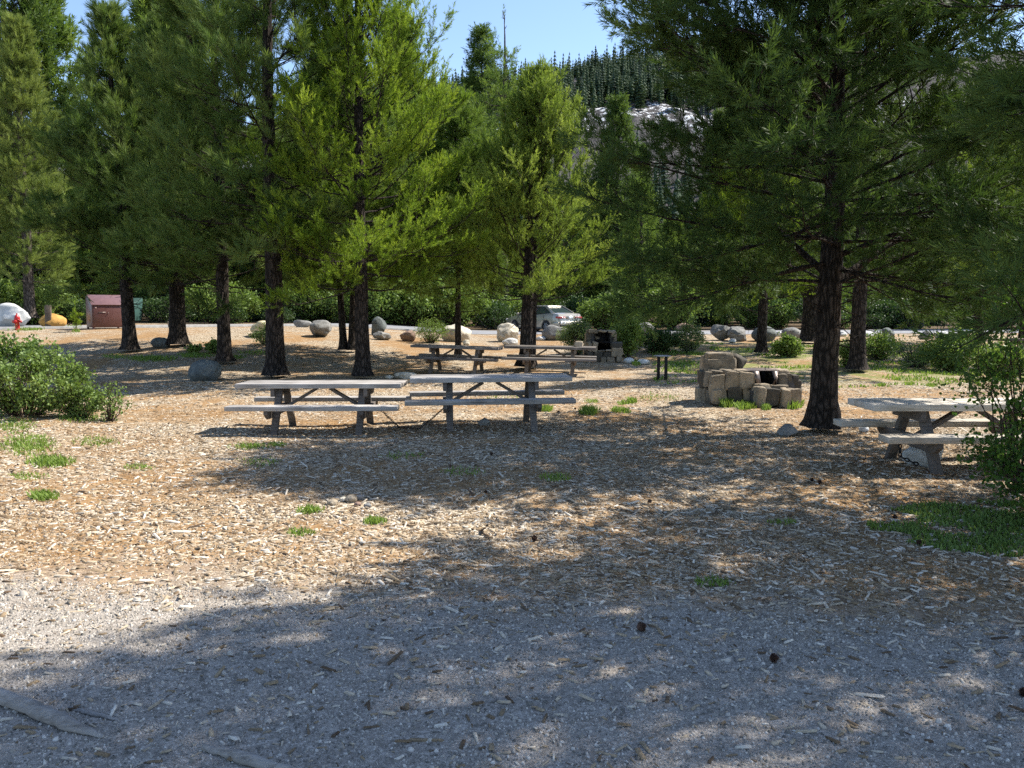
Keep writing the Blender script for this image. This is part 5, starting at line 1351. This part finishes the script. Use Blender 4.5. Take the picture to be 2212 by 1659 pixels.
    g = Geo(); g.add(v, np.arange(4 * n).reshape(-1, 4), np.repeat(rng.uniform(0.2, 0.9, n), 4)); o = g.obj('pine_straw', m2); tag(o, 'orange dry pine needles drifted over the chips', 'pine straw', kind='stuff')
    # gravel of the trail in front
    m3, nt, b = newmat('loose_gravel'); geo = nt.nodes.new('ShaderNodeNewGeometry')
    r = ramp(nt, geo.outputs['Random Per Island'], [(0.0, (0.12, 0.108, 0.09)), (0.45, (0.30, 0.268, 0.225)), (0.85, (0.48, 0.43, 0.365)), (1.0, (0.64, 0.585, 0.51))]); L(nt, r.outputs[0], b.inputs['Base Color']); b.inputs['Roughness'].default_value = 0.9
    g = Geo(); x, y = sample(80000, 2.4, 6.6); e = gedge(x, y); keep = rng.random(len(x)) < np.where(e < 5.0, 1.0, 0.12); x, y = x[keep], y[keep]; n = len(x)
    r_ = np.exp(rng.normal(math.log(0.0045), 0.42, n)); a = rng.uniform(0, 6.28, n); z = gz(x, y)
    pts = []
    for k in range(5):
        rr = r_ * rng.uniform(0.75, 1.25, n); th = a + k * 2 * PI / 5
        pts.append(np.stack([x + rr * np.cos(th), y + rr * np.sin(th) * 0.8, z], 1))
    for k in range(5):
        rr = r_ * rng.uniform(0.45, 0.8, n); th = a + k * 2 * PI / 5 + 0.3
        pts.append(np.stack([x + rr * np.cos(th), y + rr * np.sin(th) * 0.8, z + r_ * rng.uniform(0.5, 1.1, n)], 1))
    v = np.stack(pts, 1).reshape(-1, 3); f0 = np.arange(n)[:, None] * 10
    fs = np.array([[k, (k + 1) % 5, 5 + (k + 1) % 5, 5 + k] for k in range(5)]); g.add(v, (f0[:, None, :] + fs[None]).reshape(-1, 4)); g.f.append(f0 + np.array([[5, 6, 7, 8, 9]]))
    o = g.obj('gravel', m3); tag(o, 'fine grey gravel of the trail in the foreground', 'gravel', kind='stuff')
litter()

# ------------------------------------------------------------------ pine cones and driftwood
def cone_geo():
    g = Geo(); rng = random.Random(4)
    g.lathe([(0, 0), (0.018, 0.006), (0.022, 0.03), (0.014, 0.06), (0.0, 0.075)], 8)
    for k in range(9):
        z = 0.006 + 0.0072 * k; r = 0.034 * math.sin(PI * min(1, 0.22 + k / 10.5)) + 0.006; n = 8
        for q in range(n):
            a = 2 * PI * (q + 0.5 * (k % 2)) / n; ca, sa = math.cos(a), math.sin(a); w = 0.010
            b0 = np.array([ca * 0.012, sa * 0.012, z]); t = np.array([ca * r, sa * r, z + 0.010]); s = np.array([-sa, ca, 0]) * w
            g.add([b0 - s * .5, t - s, t + np.array([0, 0, 0.006]), t + s, b0 + s * .5], [(0, 1, 2, 3)]); g.add([b0 - s * .5, t + s, b0 + s * .5], [(0, 1, 2)])
    return g
cm = plain('pine_cone_brown', (0.085, 0.045, 0.03), 0.85, nscale=60, namt=0.4)
cone = cone_geo().obj('pine_cone', cm)
first = True
for (u, v, sc, lab) in [(1376, 1365, 1.15, 'dark pine cone beside a pale chip on the gravel edge'), (1150, 1168, 0.95, 'dark spiky pine cone at the edge of the sunny strip'), (1662, 1430, 1.0, 'dark pine cone in the shade of the right foreground'),
                        (1405, 1090, 0.8, 'small pine cone on the lit chips, upper right of the spiky one'), (1050, 1066, 0.7, 'tiny pine cone at the shadow edge in the middle'), (1775, 1046, 0.9, 'reddish pine cone in the sun right of the middle'), (1757, 1042, 0.8, 'pine cone beside the reddish one'),
                        (1208, 892, 1.0, 'pine cone near the bench end of the dark front table'), (1240, 885, 0.9, 'pine cone by the big grass tuft'), (808, 783, 1.2, 'pine cone left of the far tables'), (650, 775, 1.25, 'dark pine cone on orange straw right of the thick trunk'), (1140, 762, 1.2, 'pine cone among chips by the bright pine'),
                        (2200, 1500, 0.9, 'pine cone in deep shade at the right border'), (1990, 1180, 0.85, 'pine cone by the ground cover'), (1930, 1120, 0.8, 'pine cone in the sun left of the ground cover'), (1060, 985, 0.8, 'pine cone in the table shadow'), (975, 1010, 0.75, 'pine cone left of the one in the table shadow')]:
    p = at(u, v); s = sc * 0.62
    o = cone if first else cone.copy()
    if not first: COL.objects.link(o)
    first = False
    o.location = p + Vector((0, 0, 0.02)); o.scale = (s, s, s); o.rotation_euler = (R(75 + 20 * math.sin(u)), 0, u * 0.7)
    tag(o, lab, 'pine cone', 'fallen pine cones')

M['drift'] = wood_mat('driftwood', (0.20, 0.175, 0.15), (0.36, 0.325, 0.29))
def driftwood(label, pix, r, seed):
    rng = np.random.default_rng(seed)
    pts = [at(u, v) + Vector((0, 0, rr * 0.55)) for (u, v), rr in zip(pix, r)]
    P = []; RR = []
    for k in range(len(pts) - 1):
        for t in np.linspace(0, 1, 7)[: 7 if k == len(pts) - 2 else 6]:
            P.append(pts[k].lerp(pts[k + 1], t)); RR.append(lerp(r[k], r[k + 1], t))
    P = np.array([p[:] for p in P]) + rng.normal(0, 0.0025, (len(P), 3))
    th = np.arange(12) * 2 * PI / 12
    j = 1 + 0.13 * np.sin(3 * th + 1)[None] + 0.10 * np.sin(5 * th + 2)[None] + 0.06 * rng.standard_normal((len(P), 12))
    g = Geo(); g.tube(P, RR, 12, jitter=j); o = g.obj('weathered_branch', M['drift'], smooth=True)
    return tag(o, label, 'branch', 'weathered branches on the gravel')
driftwood('thick grey weathered branch lying in the lower left corner', [(-60, 1492), (60, 1535), (150, 1573), (222, 1594)], [0.034, 0.036, 0.032, 0.008], 1)
driftwood('thin split of grey wood behind the thick branch', [(-20, 1500), (60, 1520), (120, 1535)], [0.02, 0.018, 0.004], 2)
driftwood('slim grey stick right of the thick branch', [(148, 1530), (200, 1545), (262, 1559)], [0.008, 0.012, 0.003], 3)
driftwood('grey weathered branch cut off by the bottom border', [(440, 1618), (520, 1642), (640, 1680)], [0.012, 0.026, 0.022], 4)
driftwood('thin bleached stick before the near stone grill', [(1530, 868), (1560, 871), (1590, 874)], [0.012, 0.014, 0.006], 5)
